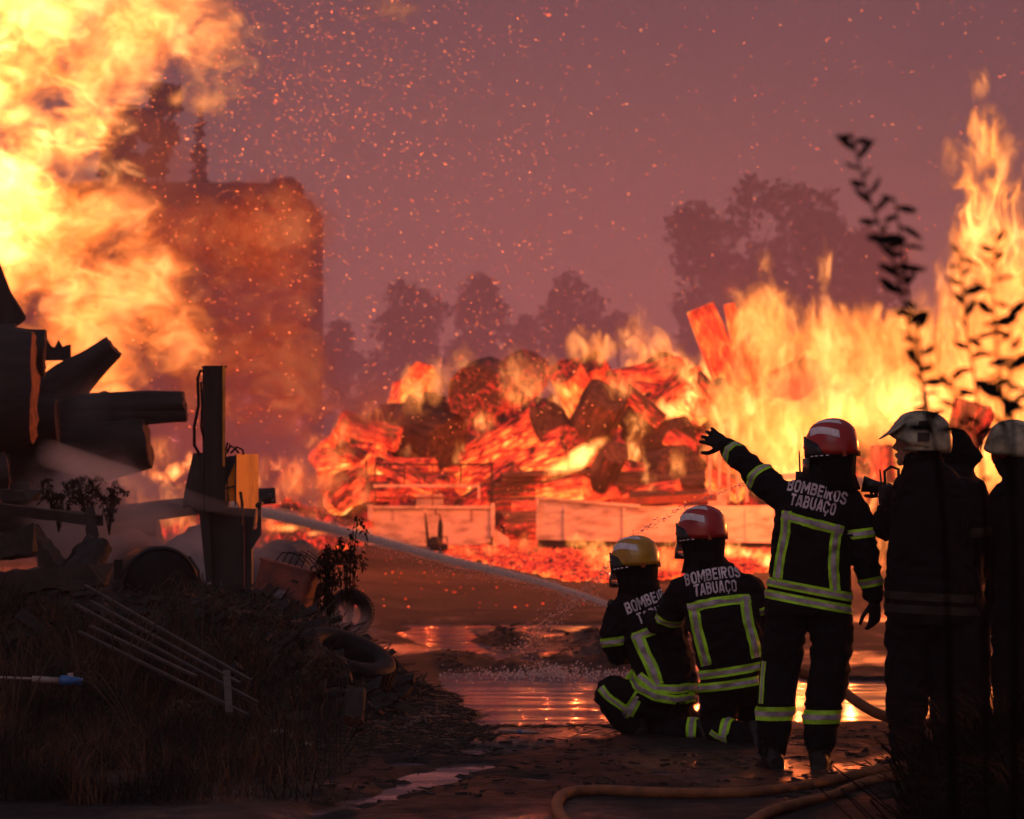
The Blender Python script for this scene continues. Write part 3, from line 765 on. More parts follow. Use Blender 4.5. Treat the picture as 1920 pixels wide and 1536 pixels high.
def boot(person, ankle, toe_dir, size=1.0, ground=None):
    a = Vector(ankle); d = Vector(toe_dir).normalized(); s = size; mb = MB()
    u = Vector((0, 0, 1)) if abs(d.z) < .8 else Vector((0, 1, 0)); u = (u - d * u.dot(d)).normalized(); l = d.cross(u)
    mb2 = [(-.085, .0, .042, .05), (-.05, .0, .05, .07), (.0, .0, .052, .075), (.07, -.012, .052, .055), (.14, -.022, .052, .042), (.185, -.030, .040, .030)]
    ring_loft(mb, [(a + d * x * s + u * (z - .045) * s, l * w * s, u * h * s) for x, z, w, h in mb2], 18)
    mb.tube([a + u * .16 * s, a - u * .02 * s], [.072 * s, .062 * s], 16)
    mb.prism([a + d * x * s + l * y * s - u * .118 * s for x, y in ((-.09, -.045), (.05, -.048), (.15, -.052), (.2, -.03), (.2, .03), (.15, .052), (.05, .048), (-.09, .045))], u * .035 * s)
    return organic('boot', mb, .009, M['boot'], person, .002, 14, 1)

M['dim_tape'] = mat('dimmed_tape', (.016, .014, .006), (.006, .005, .004), 8, .8, .3, 90)  # same reflective tape, its dimness in shade painted into the colour
vm = bpy.data.materials.new('visor'); nt = nodes(vm); p_ = nt.nodes['Principled BSDF']; p_.inputs['Base Color'].default_value = (.5, .35, .3, 1)
p_.inputs['Transmission Weight'].default_value = .9; p_.inputs['Roughness'].default_value = .12; p_.inputs['IOR'].default_value = 1.3; M['visor'] = vm

def person(loc, label, group='firefighters in dark turnout gear'):
    return empty('person', loc, label, 'firefighter', group)
def torso(mb, Y, rows):
    """rows: (py, x left, x right, half depth, y shift) in photo pixels at distance Y"""
    rg = []
    for py, xl, xr, hd, dy in rows:
        c = W((xl + xr) / 2, py, Y); c.y += dy; rg.append((c, Vector(((xr - xl) / 2 * Y / F, 0, 0)), Vector((0, hd, 0))))
    ring_loft(mb, rg)
def P3(px, py, Y, dy=0):
    v = W(px, py, Y); v.y += dy; return v

def pointing_firefighter():
    Y = 20.6; e = person((W(1515, 0, Y).x, Y, 0), 'standing firefighter in a red helmet, left arm stretched out towards the fire')
    P = lambda x, y, d=0: P3(x, y, Y, d)
    mb = MB()
    torso(mb, Y, [(1152, 1434, 1596, .165, 0), (1120, 1436, 1596, .165, 0), (1060, 1444, 1594, .155, 0), (1000, 1450, 1600, .15, .0), (960, 1456, 1606, .145, .0), (930, 1466, 1604, .125, .01), (908, 1482, 1592, .10, .015), (890, 1508, 1590, .085, .02), (870, 1522, 1590, .075, .03)])
    limb(mb, [(P(1485, 945, .0), .082), (P(1452, 918, .07), .084), (P(1420, 888, .17), .074), (P(1398, 866, .24), .064), (P(1380, 846, .33), .055), (P(1368, 834, .38), .046)])
    limb(mb, [(P(1592, 945), .085), (P(1612, 985, -.01), .080), (P(1622, 1045, -.02), .074), (P(1633, 1090, .03), .060), (P(1640, 1122, .05), .050)])
    limb(mb, [(P(1478, 1140), .118), (P(1470, 1200), .112), (P(1463, 1262, .02), .104), (P(1454, 1325), .098), (P(1450, 1375), .088), (P(1448, 1402), .076)])
    limb(mb, [(P(1556, 1140), .116), (P(1560, 1200), .114), (P(1556, 1262, .02), .106), (P(1543, 1330), .098), (P(1538, 1375), .088), (P(1537, 1400), .076)])
    hd = P(1560, 838, .04); head(mb, hd, R(48)); mb.tube([P(1557, 905, .03), P(1559, 860, .04)], [.085, .078], 18)
    body = organic('body', mb, .0125, M['turnout'], e, .013, 8, 2, 3)
    bv = bvh_of(body)
    # collar standing round the neck
    mb = MB(); mb.lathe([(.092, -.05), (.106, -.01), (.100, .055), (.088, .055), (.09, 0)], P(1557, 893, .025), seg=26); mb.build('collar', M['turnout'], e, True)
    glove(e, P(1368, 834, .38), P(1340, 818, .44) - P(1368, 834, .38), (.2, .9, -.2), .22, 1.3, 1, 1.0)
    glove(e, P(1641, 1126, .05), (.05, .1, -1), (-.6, .6, 0), .5, .6, -1)
    boot(e, P(1448, 1416), (-.25, 1, 0)); boot(e, P(1537, 1412), (.15, 1, 0))
    lettering(e, bv, 'BOMBEIROS', 1475, 921, 1584, 948, 23, Y, 3)
    lettering(e, bv, 'TABUAÇO', 1480, 948, 1564, 968, 23, Y, 2)
    flat_tape(e, bv, [(1476, 958), (1473, 1000), (1464, 1045), (1459, 1084)], 18, Y)
    flat_tape(e, bv, [(1467, 966), (1520, 980), (1580, 996)], 19, Y)
    flat_tape(e, bv, [(1570, 984), (1563, 1030), (1562, 1070), (1565, 1108)], 20, Y)
    c = P(1515, 1104); ring_tape(e, bv, c, (.19, 0, 1), 17 * Y / F)
    c = P(1513, 1127); ring_tape(e, bv, c, (.19, 0, 1), 17 * Y / F)
    ring_tape(e, bv, P(1384, 850, .31), P(1398, 866, .24) - P(1372, 838, .36), .052, .12)
    ring_tape(e, bv, P(1430, 897, .14), P(1450, 916, .08) - P(1410, 878, .2), .052, .14)
    ring_tape(e, bv, P(1612, 1000, -.01), (-.12, 0, 1), .052, .12)
    ring_tape(e, bv, P(1632, 1092, .03), (-.2, 0, 1), .050, .12)
    ring_tape(e, bv, P(1451, 1337), (0, 0, 1), .074, .14, .36); ring_tape(e, bv, P(1540, 1343), (0, 0, 1), .074, .14, .36)
    flat_tape(e, bv, [(1434, 1240), (1431, 1270), (1428, 1320)], 8, Y, .4)
    helmet(e, P(1561, 833, .03), R(48), R(-4), M['helmet_red'], (.134, .150, .136))
    r = empty('radio', P(1503, 905, .1), 'small handheld radio with an upright antenna on the pointing firefighter\'s shoulder', 'radio')
    mb = MB(); mb.box(P(1503, 900, .1), (.05, .035, .09)); mb.build('case', M['black_plastic'], r)
    mb = MB(); mb.tube([P(1503, 890, .1), P(1501, 845, .1)], [.006, .004], 8); mb.build('antenna', M['black_plastic'], r)
pointing_firefighter()

def kneeling_red():
    Y = 22.5; e = person((W(1370, 0, Y).x, Y, 0), 'kneeling firefighter in a red helmet, between the yellow helmet and the pointing firefighter')
    P = lambda x, y, d=0: P3(x, y, Y, d)
    mb = MB()
    torso(mb, Y, [(1295, 1316, 1424, .15, .0), (1262, 1312, 1428, .16, .0), (1210, 1300, 1430, .16, .0), (1160, 1286, 1428, .155, .02), (1120, 1276, 1420, .145, .04), (1090, 1278, 1412, .12, .06), (1068, 1288, 1386, .10, .08), (1050, 1292, 1362, .085, .10), (1030, 1292, 1352, .08, .11)])
    limb(mb, [(P(1283, 1106, .06), .085), (P(1262, 1140, .10), .082), (P(1255, 1168, .16), .072), (P(1240, 1176, .34), .064), (P(1225, 1165, .48), .052)])
    limb(mb, [(P(1405, 1104, .05), .082), (P(1424, 1140, .06), .078), (P(1428, 1180, .14), .072), (P(1410, 1190, .36), .060), (P(1392, 1180, .5), .05)])
    limb(mb, [(P(1350, 1282), .125), (P(1350, 1320, .03), .118), (P(1347, 1356, .06), .105), (P(1352, 1372, -.02), .086), (P(1385, 1378, -.14), .082), (P(1410, 1382, -.2), .072)])
    limb(mb, [(P(1400, 1284, .02), .115), (P(1412, 1290, .22), .108), (P(1416, 1298, .42), .10), (P(1416, 1340, .42), .088), (P(1416, 1378, .40), .074)])
    head(mb, P(1322, 1004, .14), R(40)); mb.tube([P(1322, 1062, .1), P(1322, 1010, .14)], [.085, .075], 18)
    body = organic('body', mb, .0125, M['turnout'], e, .014, 8, 2, 9); bv = bvh_of(body)
    mb = MB(); mb.lathe([(.095, -.05), (.110, -.01), (.104, .05), (.09, .05), (.09, 0)], P(1324, 1052, .105), seg=26); mb.build('collar', M['turnout'], e, True)
    glove(e, P(1225, 1165, .48), (-.5, 1, -.1), (0, -.2, -1), .6, .5, 1); glove(e, P(1392, 1180, .5), (-.5, 1, -.1), (0, 0, -1), .6, .5, -1)
    boot(e, P(1420, 1380, -.24), (.25, -.35, -1)); boot(e, P(1416, 1376, .40), (0, 1, 0))
    lettering(e, bv, 'BOMBEIROS', 1286, 1100, 1389, 1084, 22, Y, 4)
    lettering(e, bv, 'TABUAÇO', 1303, 1119, 1382, 1110, 22, Y, 2)
    flat_tape(e, bv, [(1300, 1134), (1308, 1180), (1320, 1225), (1326, 1248)], 20, Y)
    flat_tape(e, bv, [(1290, 1140), (1340, 1130), (1404, 1123)], 18, Y)
    flat_tape(e, bv, [(1396, 1118), (1401, 1160), (1414, 1210), (1418, 1234)], 20, Y)
    ring_tape(e, bv, P(1370, 1256), (-.16, .0, 1), 17 * Y / F); ring_tape(e, bv, P(1371, 1281), (-.14, .0, 1), 17 * Y / F)
    ring_tape(e, bv, P(1258, 1160, .13), (-.2, .55, -1), .05, .12); ring_tape(e, bv, P(1426, 1142, .07), (.15, .2, -1), .05, .12)
    ring_tape(e, bv, P(1366, 1374, -.06), (1, -.35, -.05), .07, .13, .36)
    flat_tape(e, bv, [(1333, 1372), (1345, 1380), (1360, 1384)], 10, Y, .4)
    helmet(e, P(1319, 993, .14), R(38), R(-6), M['helmet_red'], (.140, .160, .138))
kneeling_red()

def kneeling_yellow():
    Y = 23.0; e = person((W(1220, 0, Y).x, Y, 0), 'crouching firefighter in a yellow helmet, leftmost of the group, aiming the hose')
    P = lambda x, y, d=0: P3(x, y, Y, d)
    mb = MB()
    torso(mb, Y, [(1318, 1200, 1306, .17, .0), (1290, 1190, 1310, .18, .0), (1240, 1184, 1300, .17, .02), (1200, 1172, 1288, .16, .05), (1165, 1160, 1278, .15, .08), (1138, 1154, 1264, .125, .10), (1116, 1162, 1246, .105, .12), (1098, 1172, 1236, .085, .14)])
    limb(mb, [(P(1168, 1144, .09), .088), (P(1154, 1185, .08), .086), (P(1160, 1224, .12), .080), (P(1186, 1222, .32), .066), (P(1200, 1190, .48), .052)])
    limb(mb, [(P(1252, 1140, .1), .085), (P(1268, 1185, .12), .08), (P(1262, 1205, .26), .07), (P(1225, 1180, .46), .055)])
    limb(mb, [(P(1250, 1320, .02), .13), (P(1195, 1310, .05), .118), (P(1150, 1300, .08), .098), (P(1140, 1302, .10), .088), (P(1166, 1338, .07), .088), (P(1196, 1372, .05), .074)])
    limb(mb, [(P(1262, 1325, .05), .125), (P(1245, 1352, .14), .11), (P(1240, 1366, .10), .098), (P(1280, 1368, -.08), .085), (P(1318, 1374, -.14), .075)])
    head(mb, P(1198, 1056, .17), R(42)); mb.tube([P(1204, 1112, .14), P(1200, 1062, .17)], [.085, .075], 18)
    body = organic('body', mb, .0125, M['turnout'], e, .014, 8, 2, 15); bv = bvh_of(body)
    mb = MB(); mb.lathe([(.095, -.05), (.110, -.01), (.104, .05), (.09, .05), (.09, 0)], P(1205, 1104, .14), seg=26); mb.build('collar', M['turnout'], e, True)
    glove(e, P(1200, 1190, .48), (-.2, 1, .3), (.6, 0, -1), .9, .4, 1); glove(e, P(1225, 1180, .46), (-.5, 1, .1), (-.6, 0, -1), .9, .4, -1)
    boot(e, P(1198, 1366, .05), (-.3, 1, 0)); boot(e, P(1328, 1376, -.16), (.4, -.4, -1))
    lettering(e, bv, 'BOMBEIROS', 1178, 1153, 1272, 1118, 22, Y, 2)
    lettering(e, bv, 'TABUAÇO', 1199, 1172, 1277, 1146, 22, Y, 1)
    flat_tape(e, bv, [(1187, 1196), (1215, 1186), (1262, 1170)], 18, Y)
    flat_tape(e, bv, [(1194, 1188), (1208, 1222), (1222, 1250), (1234, 1284)], 23, Y)
    flat_tape(e, bv, [(1198, 1266), (1225, 1290), (1270, 1293), (1306, 1288)], 17, Y)
    flat_tape(e, bv, [(1180, 1258), (1196, 1288), (1230, 1306), (1270, 1312), (1308, 1306)], 17, Y)
    ring_tape(e, bv, P(1156, 1203, .09), (.15, 0, -1), .055, .13)
    ring_tape(e, bv, P(1185, 1308, .06), (1, .2, -.6), .06, .15)
    flat_tape(e, bv, [(1127, 1290), (1140, 1306), (1160, 1320), (1175, 1330)], 14, Y)
    flat_tape(e, bv, [(1194, 1312), (1178, 1340)], 20, Y)
    ring_tape(e, bv, P(1300, 1372, -.11), (1, -.3, 0), .06, .12)
    helmet(e, P(1193, 1047, .17), R(40), R(-8), M['helmet_yellow'], (.140, .158, .130))
    n = empty('hose_nozzle', P(1160, 1148, .62), 'hose branch held by the crouching firefighter, throwing the long water jet', 'nozzle')
    mb = MB(); a = P(1205, 1176, .52); b = P(1150, 1138, .70); mb.tube([a, a.lerp(b, .5), a.lerp(b, .52), b], [.024, .022, .034, .027], 16); mb.build('barrel', M['black_plastic'], n)
    mb = MB(); mb.tube([a.lerp(b, .25), a.lerp(b, .25) - Vector((0, 0, .1))], [.014, .017], 10); mb.build('grip', M['black_plastic'], n)
kneeling_yellow()

def nozzle_holder():
    Y = 20.3; e = person((W(1745, 0, Y).x, Y, 0), 'standing firefighter in a scuffed cream helmet with face in profile, holding a nozzle')
    P = lambda x, y, d=0: P3(x, y, Y, d)
    mb = MB()
    torso(mb, Y, [(1170, 1664, 1822, .2, 0), (1100, 1660, 1826, .2, 0), (1030, 1668, 1818, .19, 0), (980, 1672, 1818, .19, 0), (940, 1672, 1822, .17, 0), (910, 1682, 1812, .15, 0), (888, 1692, 1792, .13, 0), (866, 1704, 1766, .1, 0)])
    limb(mb, [(P(1712, 918, .1), .095), (P(1682, 965, .18), .09), (P(1672, 988, .25), .082), (P(1690, 950, .42), .065), (P(1692, 925, .5), .05)])
    limb(mb, [(P(1808, 925, .0), .095), (P(1826, 990, .02), .088), (P(1815, 1040, .12), .075), (P(1760, 1010, .36), .062), (P(1718, 950, .5), .05)])
    limb(mb, [(P(1706, 1150), .13), (P(1702, 1270), .12), (P(1700, 1345), .1), (P(1700, 1412), .08)]); limb(mb, [(P(1790, 1150), .13), (P(1792, 1270), .12), (P(1794, 1345), .1), (P(1792, 1412), .08)])
    mb.tube([P(1726, 905), P(1722, 850)], [.09, .075], 18)
    body = organic('body', mb, .014, M['turnout'], e, .016, 6, 2, 25)
    mb = MB(); head(mb, P(1716, 832, .02), R(88)); mb.tube([P(1722, 880, .02), P(1720, 845, .02)], [.07, .068], 16); organic('face', mb, .006, M['skin'], e, 0, smooth=1)
    mb = MB(); mb.tube([P(1730, 905, .01), P(1734, 858, .01)], [.10, .10], 20); ball(mb, P(1738, 845, .01), (.075, .09, .09)); organic('hood', mb, .01, M['hood'], e, .004, 9)
    bvd = bvh_of(body)
    for yy in (1118, 1142): ring_tape(e, bvd, P(1742, yy), (.05, 0, 1), 15 * Y / F, sooty=True)
    ring_tape(e, bvd, P(1820, 1000, .04), (-.1, 0, 1), .05, .13, sooty=True)
    glove(e, P(1692, 925, .5), (-.5, .5, .3), (.6, 0, -1), .9, .4, 1); glove(e, P(1718, 950, .5), (-.8, .5, .2), (-.2, 0, 1), .9, .4, -1)
    boot(e, P(1700, 1415), (-.6, 1, 0)); boot(e, P(1792, 1415), (.1, 1, 0)); bv = bvh_of(body)
    # helmet with long front peak and flared neck guard
    hs = helmet(e, P(1728, 822, .02), R(86), R(4), M['helmet_cream'], (.128, .160, .142), tape=False, holder=False)
    mb = MB(); Pz = lambda x, y, d: P(x, y, d)
    n = 14; vs = []
    for k in range(n + 1):
        a = R(-75) + R(150) * k / n
        vs += [P(1690, 796, .02) + Vector((.02 - .02 * math.cos(a), .11 * math.sin(a), .01)), P(1690, 796, .02) + Vector((-.125 * math.cos(a) + .01, .125 * math.sin(a), -.085 * math.cos(a) ** .8 + .005 if math.cos(a) > 0 else 0))]
    mb.add(vs, [(2 * k, 2 * k + 1, 2 * k + 3, 2 * k + 2) for k in range(n)]); o = mb.build('helmet_peak', M['helmet_cream'], hs, True, fix=False); md = o.modifiers.new('t', 'SOLIDIFY'); md.thickness = .006
    mb = MB(); c = P(1735, 838, .02)
    for k in range(1): mb.lathe([(.118, .03), (.125, 0), (.132, -.02), (.126, -.02), (.112, .03)], c, seg=28)
    mb.build('neck_guard', M['helmet_cream'], hs, True)
    mb = MB(); mb.box(P(1727, 797, -.118), (.050, .012, .042)); mb.box(P(1727, 820, -.118), (.062, .012, .046)); mb.build('lamp_bracket', M['black_plastic'], hs)
    mb = MB(); a = P(1700, 922, .5); b = P(1634, 908, .52); mb.tube([a, a.lerp(b, .35), a.lerp(b, .42), a.lerp(b, .7), b], [.022, .024, .030, .034, .046], 20)
    z = empty('hose_nozzle', a, 'black fog nozzle with flared mouth, held level by the cream-helmeted firefighter', 'nozzle'); mb.build('barrel', M['black_plastic'], z, True)
    mb = MB(); q = P(1692, 905, .5); mb.tube([q + Vector((-.04, 0, -.02)), q + Vector((-.045, 0, .06)), q + Vector((-.01, 0, .085)), q + Vector((.03, 0, .07)), q + Vector((.03, 0, -.02))], .009, 8); mb.build('bail_handle', M['black_plastic'], z)
    r = empty('radio', P(1663, 925, .3), 'black handheld radio with an antenna beside the level nozzle', 'radio')
    mb = MB(); mb.box(P(1666, 930, .3), (.05, .035, .09)); mb.build('case', M['black_plastic'], r); mb = MB(); mb.tube([P(1664, 918, .3), P(1660, 880, .3)], [.006, .004], 8); mb.build('antenna', M['black_plastic'], r)
    # the one standing close behind
    Y = 21.1; e = person((W(1815, 0, Y).x, Y, 0), 'hooded firefighter half hidden behind the cream-helmeted nozzle holder')
    mb = MB()
    torso(mb, Y, [(1170, 1750, 1842, .18, 0), (1050, 1750, 1843, .18, 0), (960, 1752, 1840, .17, 0), (905, 1756, 1834, .15, 0), (875, 1764, 1824, .12, 0)])
    limb(mb, [(P3(1775, 1150, Y), .11), (P3(1775, 1280, Y), .1), (P3(1775, 1405, Y), .08)]); limb(mb, [(P3(1822, 1150, Y), .11), (P3(1824, 1280, Y), .1), (P3(1824, 1405, Y), .08)])
    limb(mb, [(P3(1826, 920, Y), .08), (P3(1836, 1000, Y), .075), (P3(1836, 1080, Y, .05), .055)]); ball(mb, P3(1792, 848, Y), (.095, .1, .125)); mb.tube([P3(1786, 840, Y), P3(1812, 880, Y)], [.09, .1], 16)
    organic('body', mb, .015, M['turnout'], e, .009, 7, 2, 35)
    mb = MB(); ball(mb, P3(1792, 845, Y), (.100, .105, .128)); mb.tube([P3(1784, 835, Y), P3(1818, 878, Y)], [.092, .105], 18); organic('hood', mb, .011, M['hood'], e, .006, 9)
    boot(e, P3(1775, 1402, Y), (0, 1, 0)); boot(e, P3(1824, 1402, Y), (0, 1, 0)); glove(e, P3(1836, 1085, Y, .05), (0, .1, -1), (-1, 0, 0), .5, .6, -1)
    # the one cut by the right edge
    Y = 20.5; e = person((W(1925, 0, Y).x, Y, 0), 'firefighter in a pale helmet with red visor, cut off by the right edge')
    mb = MB()
    torso(mb, Y, [(1170, 1868, 1990, .18, 0), (1080, 1866, 1992, .18, 0), (1000, 1864, 1990, .17, 0), (940, 1868, 1985, .15, 0), (905, 1876, 1975, .13, 0), (880, 1888, 1950, .1, 0)])
    limb(mb, [(P3(1885, 935, Y), .09), (P3(1874, 1000, Y), .082), (P3(1880, 1070, Y, .05), .07), (P3(1872, 1120, Y, .2), .055)]); limb(mb, [(P3(1970, 935, Y), .09), (P3(1985, 1010, Y), .08), (P3(1985, 1100, Y, .1), .06)])
    limb(mb, [(P3(1900, 1150, Y), .12), (P3(1898, 1280, Y), .11), (P3(1896, 1412, Y), .08)]); limb(mb, [(P3(1965, 1150, Y), .12), (P3(1965, 1280, Y), .11), (P3(1965, 1412, Y), .08)])
    head(mb, P3(1900, 850, Y, .02), R(60)); mb.tube([P3(1915, 905, Y), P3(1905, 855, Y)], [.1, .085], 18)
    organic('body', mb, .015, M['turnout'], e, .009, 7, 2, 45)
    boot(e, P3(1896, 1412, Y), (-.4, 1, 0)); boot(e, P3(1965, 1412, Y), (0, 1, 0)); glove(e, P3(1872, 1120, Y, .2), (0, .5, -1), (-1, 0, 0), .5, .6, 1); glove(e, P3(1985, 1104, Y, .1), (0, .3, -1), (-1, 0, 0), .5, .6, -1)
    hs = helmet(e, P3(1898, 838, Y, .02), R(62), R(-6), M['helmet_cream'], (.118, .140, .142), tape=False, holder=False)
    mb = MB(); mb.prism([P3(x, y, Y, d) for x, y, d in ((1858, 842, .0), (1860, 864, .0), (1885, 858, -.07), (1884, 838, -.07))], (0, .02, 0)); mb.build('side_visor', M['helmet_red'], hs)
nozzle_holder()

# ------------------------------------------------------------------ logs
def log_mesh(mb, a, b_, r0, r1, seg=22, rings=9, rough=.07, seed=0, bend=0, caps=None, split=0):
    a = Vector(a); b_ = Vector(b_); d = b_ - a; t = d.normalized(); u = t.orthogonal().normalized(); w = t.cross(u); vs = []; fs = []
    for i in range(rings + 1):
        f = i / rings; r = r0 + (r1 - r0) * f; c = a + d * f + u * bend * math.sin(math.pi * f)
        for k in range(seg):
            an = 2 * math.pi * k / seg; dd = u * math.cos(an) + w * math.sin(an)
            rr = r * (1 + rough * (noise.noise(Vector((math.cos(an) * 1.6, math.sin(an) * 1.6, f * 1.5 + seed))) * 1.6 + noise.noise(Vector((math.cos(an) * 6, math.sin(an) * 6, f * 3 + seed * 3))) * .8))
            if split: rr *= 1 - split * max(0, math.cos(an - 1)) ** 8
            off = t * (r * rough * 1.2 * noise.noise(Vector((math.cos(an) * 3, math.sin(an) * 3, seed + 9)))) if i in (0, rings) else Vector()
            vs.append(c + dd * rr + off)
    for i in range(rings):
        for k in range(seg): k2 = (k + 1) % seg; fs.append((i * seg + k, i * seg + k2, (i + 1) * seg + k2, (i + 1) * seg + k))
    mb.add(vs, fs); return vs, seg, rings
def log(a, b_, r0, r1, label, group='logs', bark='bark', cut='cut_dark', ends=(0, 1), seed=None, glow=None, name='log', rough=.07, bend=0, cat='log', cutglow=None, split=0):
    seed = rnd.uniform(0, 90) if seed is None else seed
    mb = MB(); vs, seg, rings = log_mesh(mb, (0, 0, 0), (0, 0, (Vector(b_) - Vector(a)).length), r0, r1, seed=seed, rough=rough, bend=bend, split=split)
    q = (Vector(b_) - Vector(a)).to_track_quat('Z', 'Y')
    me = mb.mesh(name, True); bm = bmesh.new(); bm.from_mesh(me); bmesh.ops.recalc_face_normals(bm, faces=bm.faces)
    bm.to_mesh(me); bm.free()
    e = empty(name, a, label, cat, group); e.rotation_mode = 'QUATERNION'; e.rotation_quaternion = q
    o = bpy.data.objects.new('bark', me); COL.objects.link(o); me.materials.append(M[bark]); o.parent = e
    if glow is not None: o.color = (1, 1, 1, glow)
    d = Vector((0, 0, 1))
    for en in (0, 1):                                   # end faces, slightly dished, with a ragged rim
        rim = vs[:seg] if en == 0 else vs[-seg:]; c = sum(rim, Vector()) / seg; s = -1 if en == 0 else 1
        V = []; Fc = []
        for j, q_ in enumerate((1, .92, .6, .3)):
            for k in range(seg):
                V.append(c.lerp(rim[k], q_) + d * s * ((r1 if en else r0) * (.0 if j == 0 else .04 + .05 * noise.noise(Vector((q_ * 4, k * .6, seed))))))
        V.append(c + d * s * .02 * r0)
        for j in range(3):
            for k in range(seg): k2 = (k + 1) % seg; Fc.append((j * seg + k, j * seg + k2, (j + 1) * seg + k2, (j + 1) * seg + k))
        for k in range(seg): Fc.append((3 * seg + k, 3 * seg + (k + 1) % seg, 4 * seg))
        m2 = MB(); m2.add(V, Fc); me2 = m2.mesh('cut_face', True); bm = bmesh.new(); bm.from_mesh(me2); bmesh.ops.recalc_face_normals(bm, faces=bm.faces)
        bm.to_mesh(me2); bm.free(); o = bpy.data.objects.new('cut_face', me2); COL.objects.link(o); me2.materials.append(M[cut]); o.parent = e
        if glow is not None: o.color = (1, 1, 1, glow if cutglow is None else cutglow)
    return e
def Lg(x0, y0, Y0, x1, y1, Y1, r0p, r1p, label, **k):
    if Y0 < 45: Y0 = Y1 + (Y0 - Y1) * .3 - .12; k['rough'] = k.get('rough', .07) * 1.35
    a = W(x0, y0, Y0); b_ = W(x1, y1, Y1); return log(a, b_, r0p * Y0 / F, r1p * Y1 / F, label, **k)

g = 'logs stacked on the left'
def split_log():
    Y = 34.4; mb = MB(); mb.prism([W(x, y, Y) for x, y in ((-60, 420), (-8, 470), (8, 512), (22, 548), (52, 597), (34, 612), (-60, 616))], (-.12, .35, .0)); o = mb.build('split_log', M['bark']); o.modifiers.new('b', 'BEVEL').width = .02
    sg(o, 'pointed split log jutting in at the top of the left stack', 'log', g)
split_log()
Lg(-90, 645, 34.5, 30, 640, 34.2, 42, 34, 'log ending at the left edge just under the pointed one', group=g)
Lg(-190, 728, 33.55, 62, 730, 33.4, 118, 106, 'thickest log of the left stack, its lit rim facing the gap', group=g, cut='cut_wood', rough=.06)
Lg(-60, 655, 34.1, 84, 662, 33.9, 50, 46, 'log resting on top of the thickest one, cut end facing right', group=g, cut='cut_dark', rough=.09)
Lg(-40, 800, 35.2, 108, 790, 34.8, 56, 42, 'short dark log tucked behind the thickest log', group=g)
Lg(70, 770, 35.8, 212, 650, 35.3, 50, 25, 'dark log slanting up to the right out of the left stack', group=g, rough=.12)
Lg(10, 770, 36.6, 158, 752, 36, 84, 40, 'broad log at the foot of the slanting one', group=g, rough=.16)
Lg(40, 792, 35.8, 346, 756, 35.2, 40, 22, 'long dark log pointing right towards the black mast', group=g, rough=.12, bend=.05)
Lg(120, 784, 35.6, 350, 775, 35.2, 24, 17, 'thin log lying against the underside of the long one', group=g, rough=.12)
Lg(30, 868, 35.8, 278, 832, 35.2, 80, 46, 'stout log below the long one, ending above the small yellow fire', group=g, rough=.08)
Lg(-60, 905, 36.4, 196, 905, 36, 66, 60, 'log sunk in smoke under the stout one', group=g)
Lg(-80, 985, 36, 226, 975, 35.6, 70, 62, 'smoke-veiled log at the bottom of the left stack', group=g)
Lg(80, 1050, 35, 300, 1020, 34.6, 60, 50, 'lowest log of the left stack beside the round drum', group=g)
Lg(180, 972, 35, 372, 948, 34.6, 20, 17, 'slim log running behind the black mast', group=g)
Lg(400, 935, 36.3, 516, 930, 36, 19, 15, 'log stub poking out right of the orange panel', group=g)
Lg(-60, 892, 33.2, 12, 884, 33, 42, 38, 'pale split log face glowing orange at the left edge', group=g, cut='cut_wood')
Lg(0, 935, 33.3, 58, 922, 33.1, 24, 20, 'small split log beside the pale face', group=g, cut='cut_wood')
def splinters():
    for (x, y, w, h, Y, lab) in ((98, 650, 34, 26, 36, 'ragged strip of bark standing up behind the thickest log'), (215, 742, 60, 12, 36.4, 'flake of bark on the long dark log')):
        mb = MB(); c = W(x, y, Y); s = Y / F; n = 9
        poly = [c + Vector((-w * s, 0, -h * s))] + [c + Vector(((-1 + 2 * k / n) * w * s, 0, (rnd.uniform(-.1, 1)) * h * s)) for k in range(n + 1)] + [c + Vector((w * s, 0, -h * s))]
        mb.prism(poly, (0, .06, 0)); sg(mb.build('bark_strip', M['bark']), lab, 'bark')
splinters()

# burnt timbers in front of the stack
def plank(x0, y0, Y0, x1, y1, Y1, w, h, label, m='wood_dark', cat='timber', name='burnt_timber', group='burnt timbers'):
    a = W(x0, y0, Y0); b_ = W(x1, y1, Y1); d = b_ - a; q = d.to_track_quat('X', 'Z').to_matrix(); n = 10; L = d.length; vs = []
    mb = MB()
    for i in range(n + 1):
        f = i / n; c = a + d * f
        for (sy, sz) in ((-1, -1), (1, -1), (1, 1), (-1, 1)):
            j = Vector((0 if 0 < i < n else rnd.uniform(-.06, .06), sy * w / 2 * rnd.uniform(.8, 1.1), sz * h / 2 * rnd.uniform(.75, 1.15))); vs.append(c + q @ j)
    fs = [(i * 4 + k, i * 4 + (k + 1) % 4, (i + 1) * 4 + (k + 1) % 4, (i + 1) * 4 + k) for i in range(n) for k in range(4)] + [(0, 1, 2, 3), (n * 4, n * 4 + 3, n * 4 + 2, n * 4 + 1)]
    mb.add(vs, fs); return sg(mb.build(name, M[m]), label, cat, group)
plank(-40, 948, 27.5, 182, 975, 26.6, .09, .075, 'long burnt beam lying across the rubble at the left edge')
plank(168, 968, 26.6, 178, 1030, 26.5, .07, .06, 'charred end piece hanging off the long beam')
plank(60, 1000, 26.8, 130, 1092, 26.4, .1, .12, 'left arm of the V of charred timbers under the beam')
plank(178, 1010, 26.4, 112, 1085, 26.4, .09, .12, 'right arm of the V of charred timbers under the beam')
plank(-30, 925, 27, 62, 930, 26.6, .1, .07, 'stub of charred plank at the left edge above the beam')
plank(-40, 1040, 26, 60, 1010, 26, .16, .18, 'blackened block at the left edge below the beam')
plank(0, 1090, 25.6, 190, 1080, 25.4, .2, .15, 'blackened baulk lying behind the dry grass')
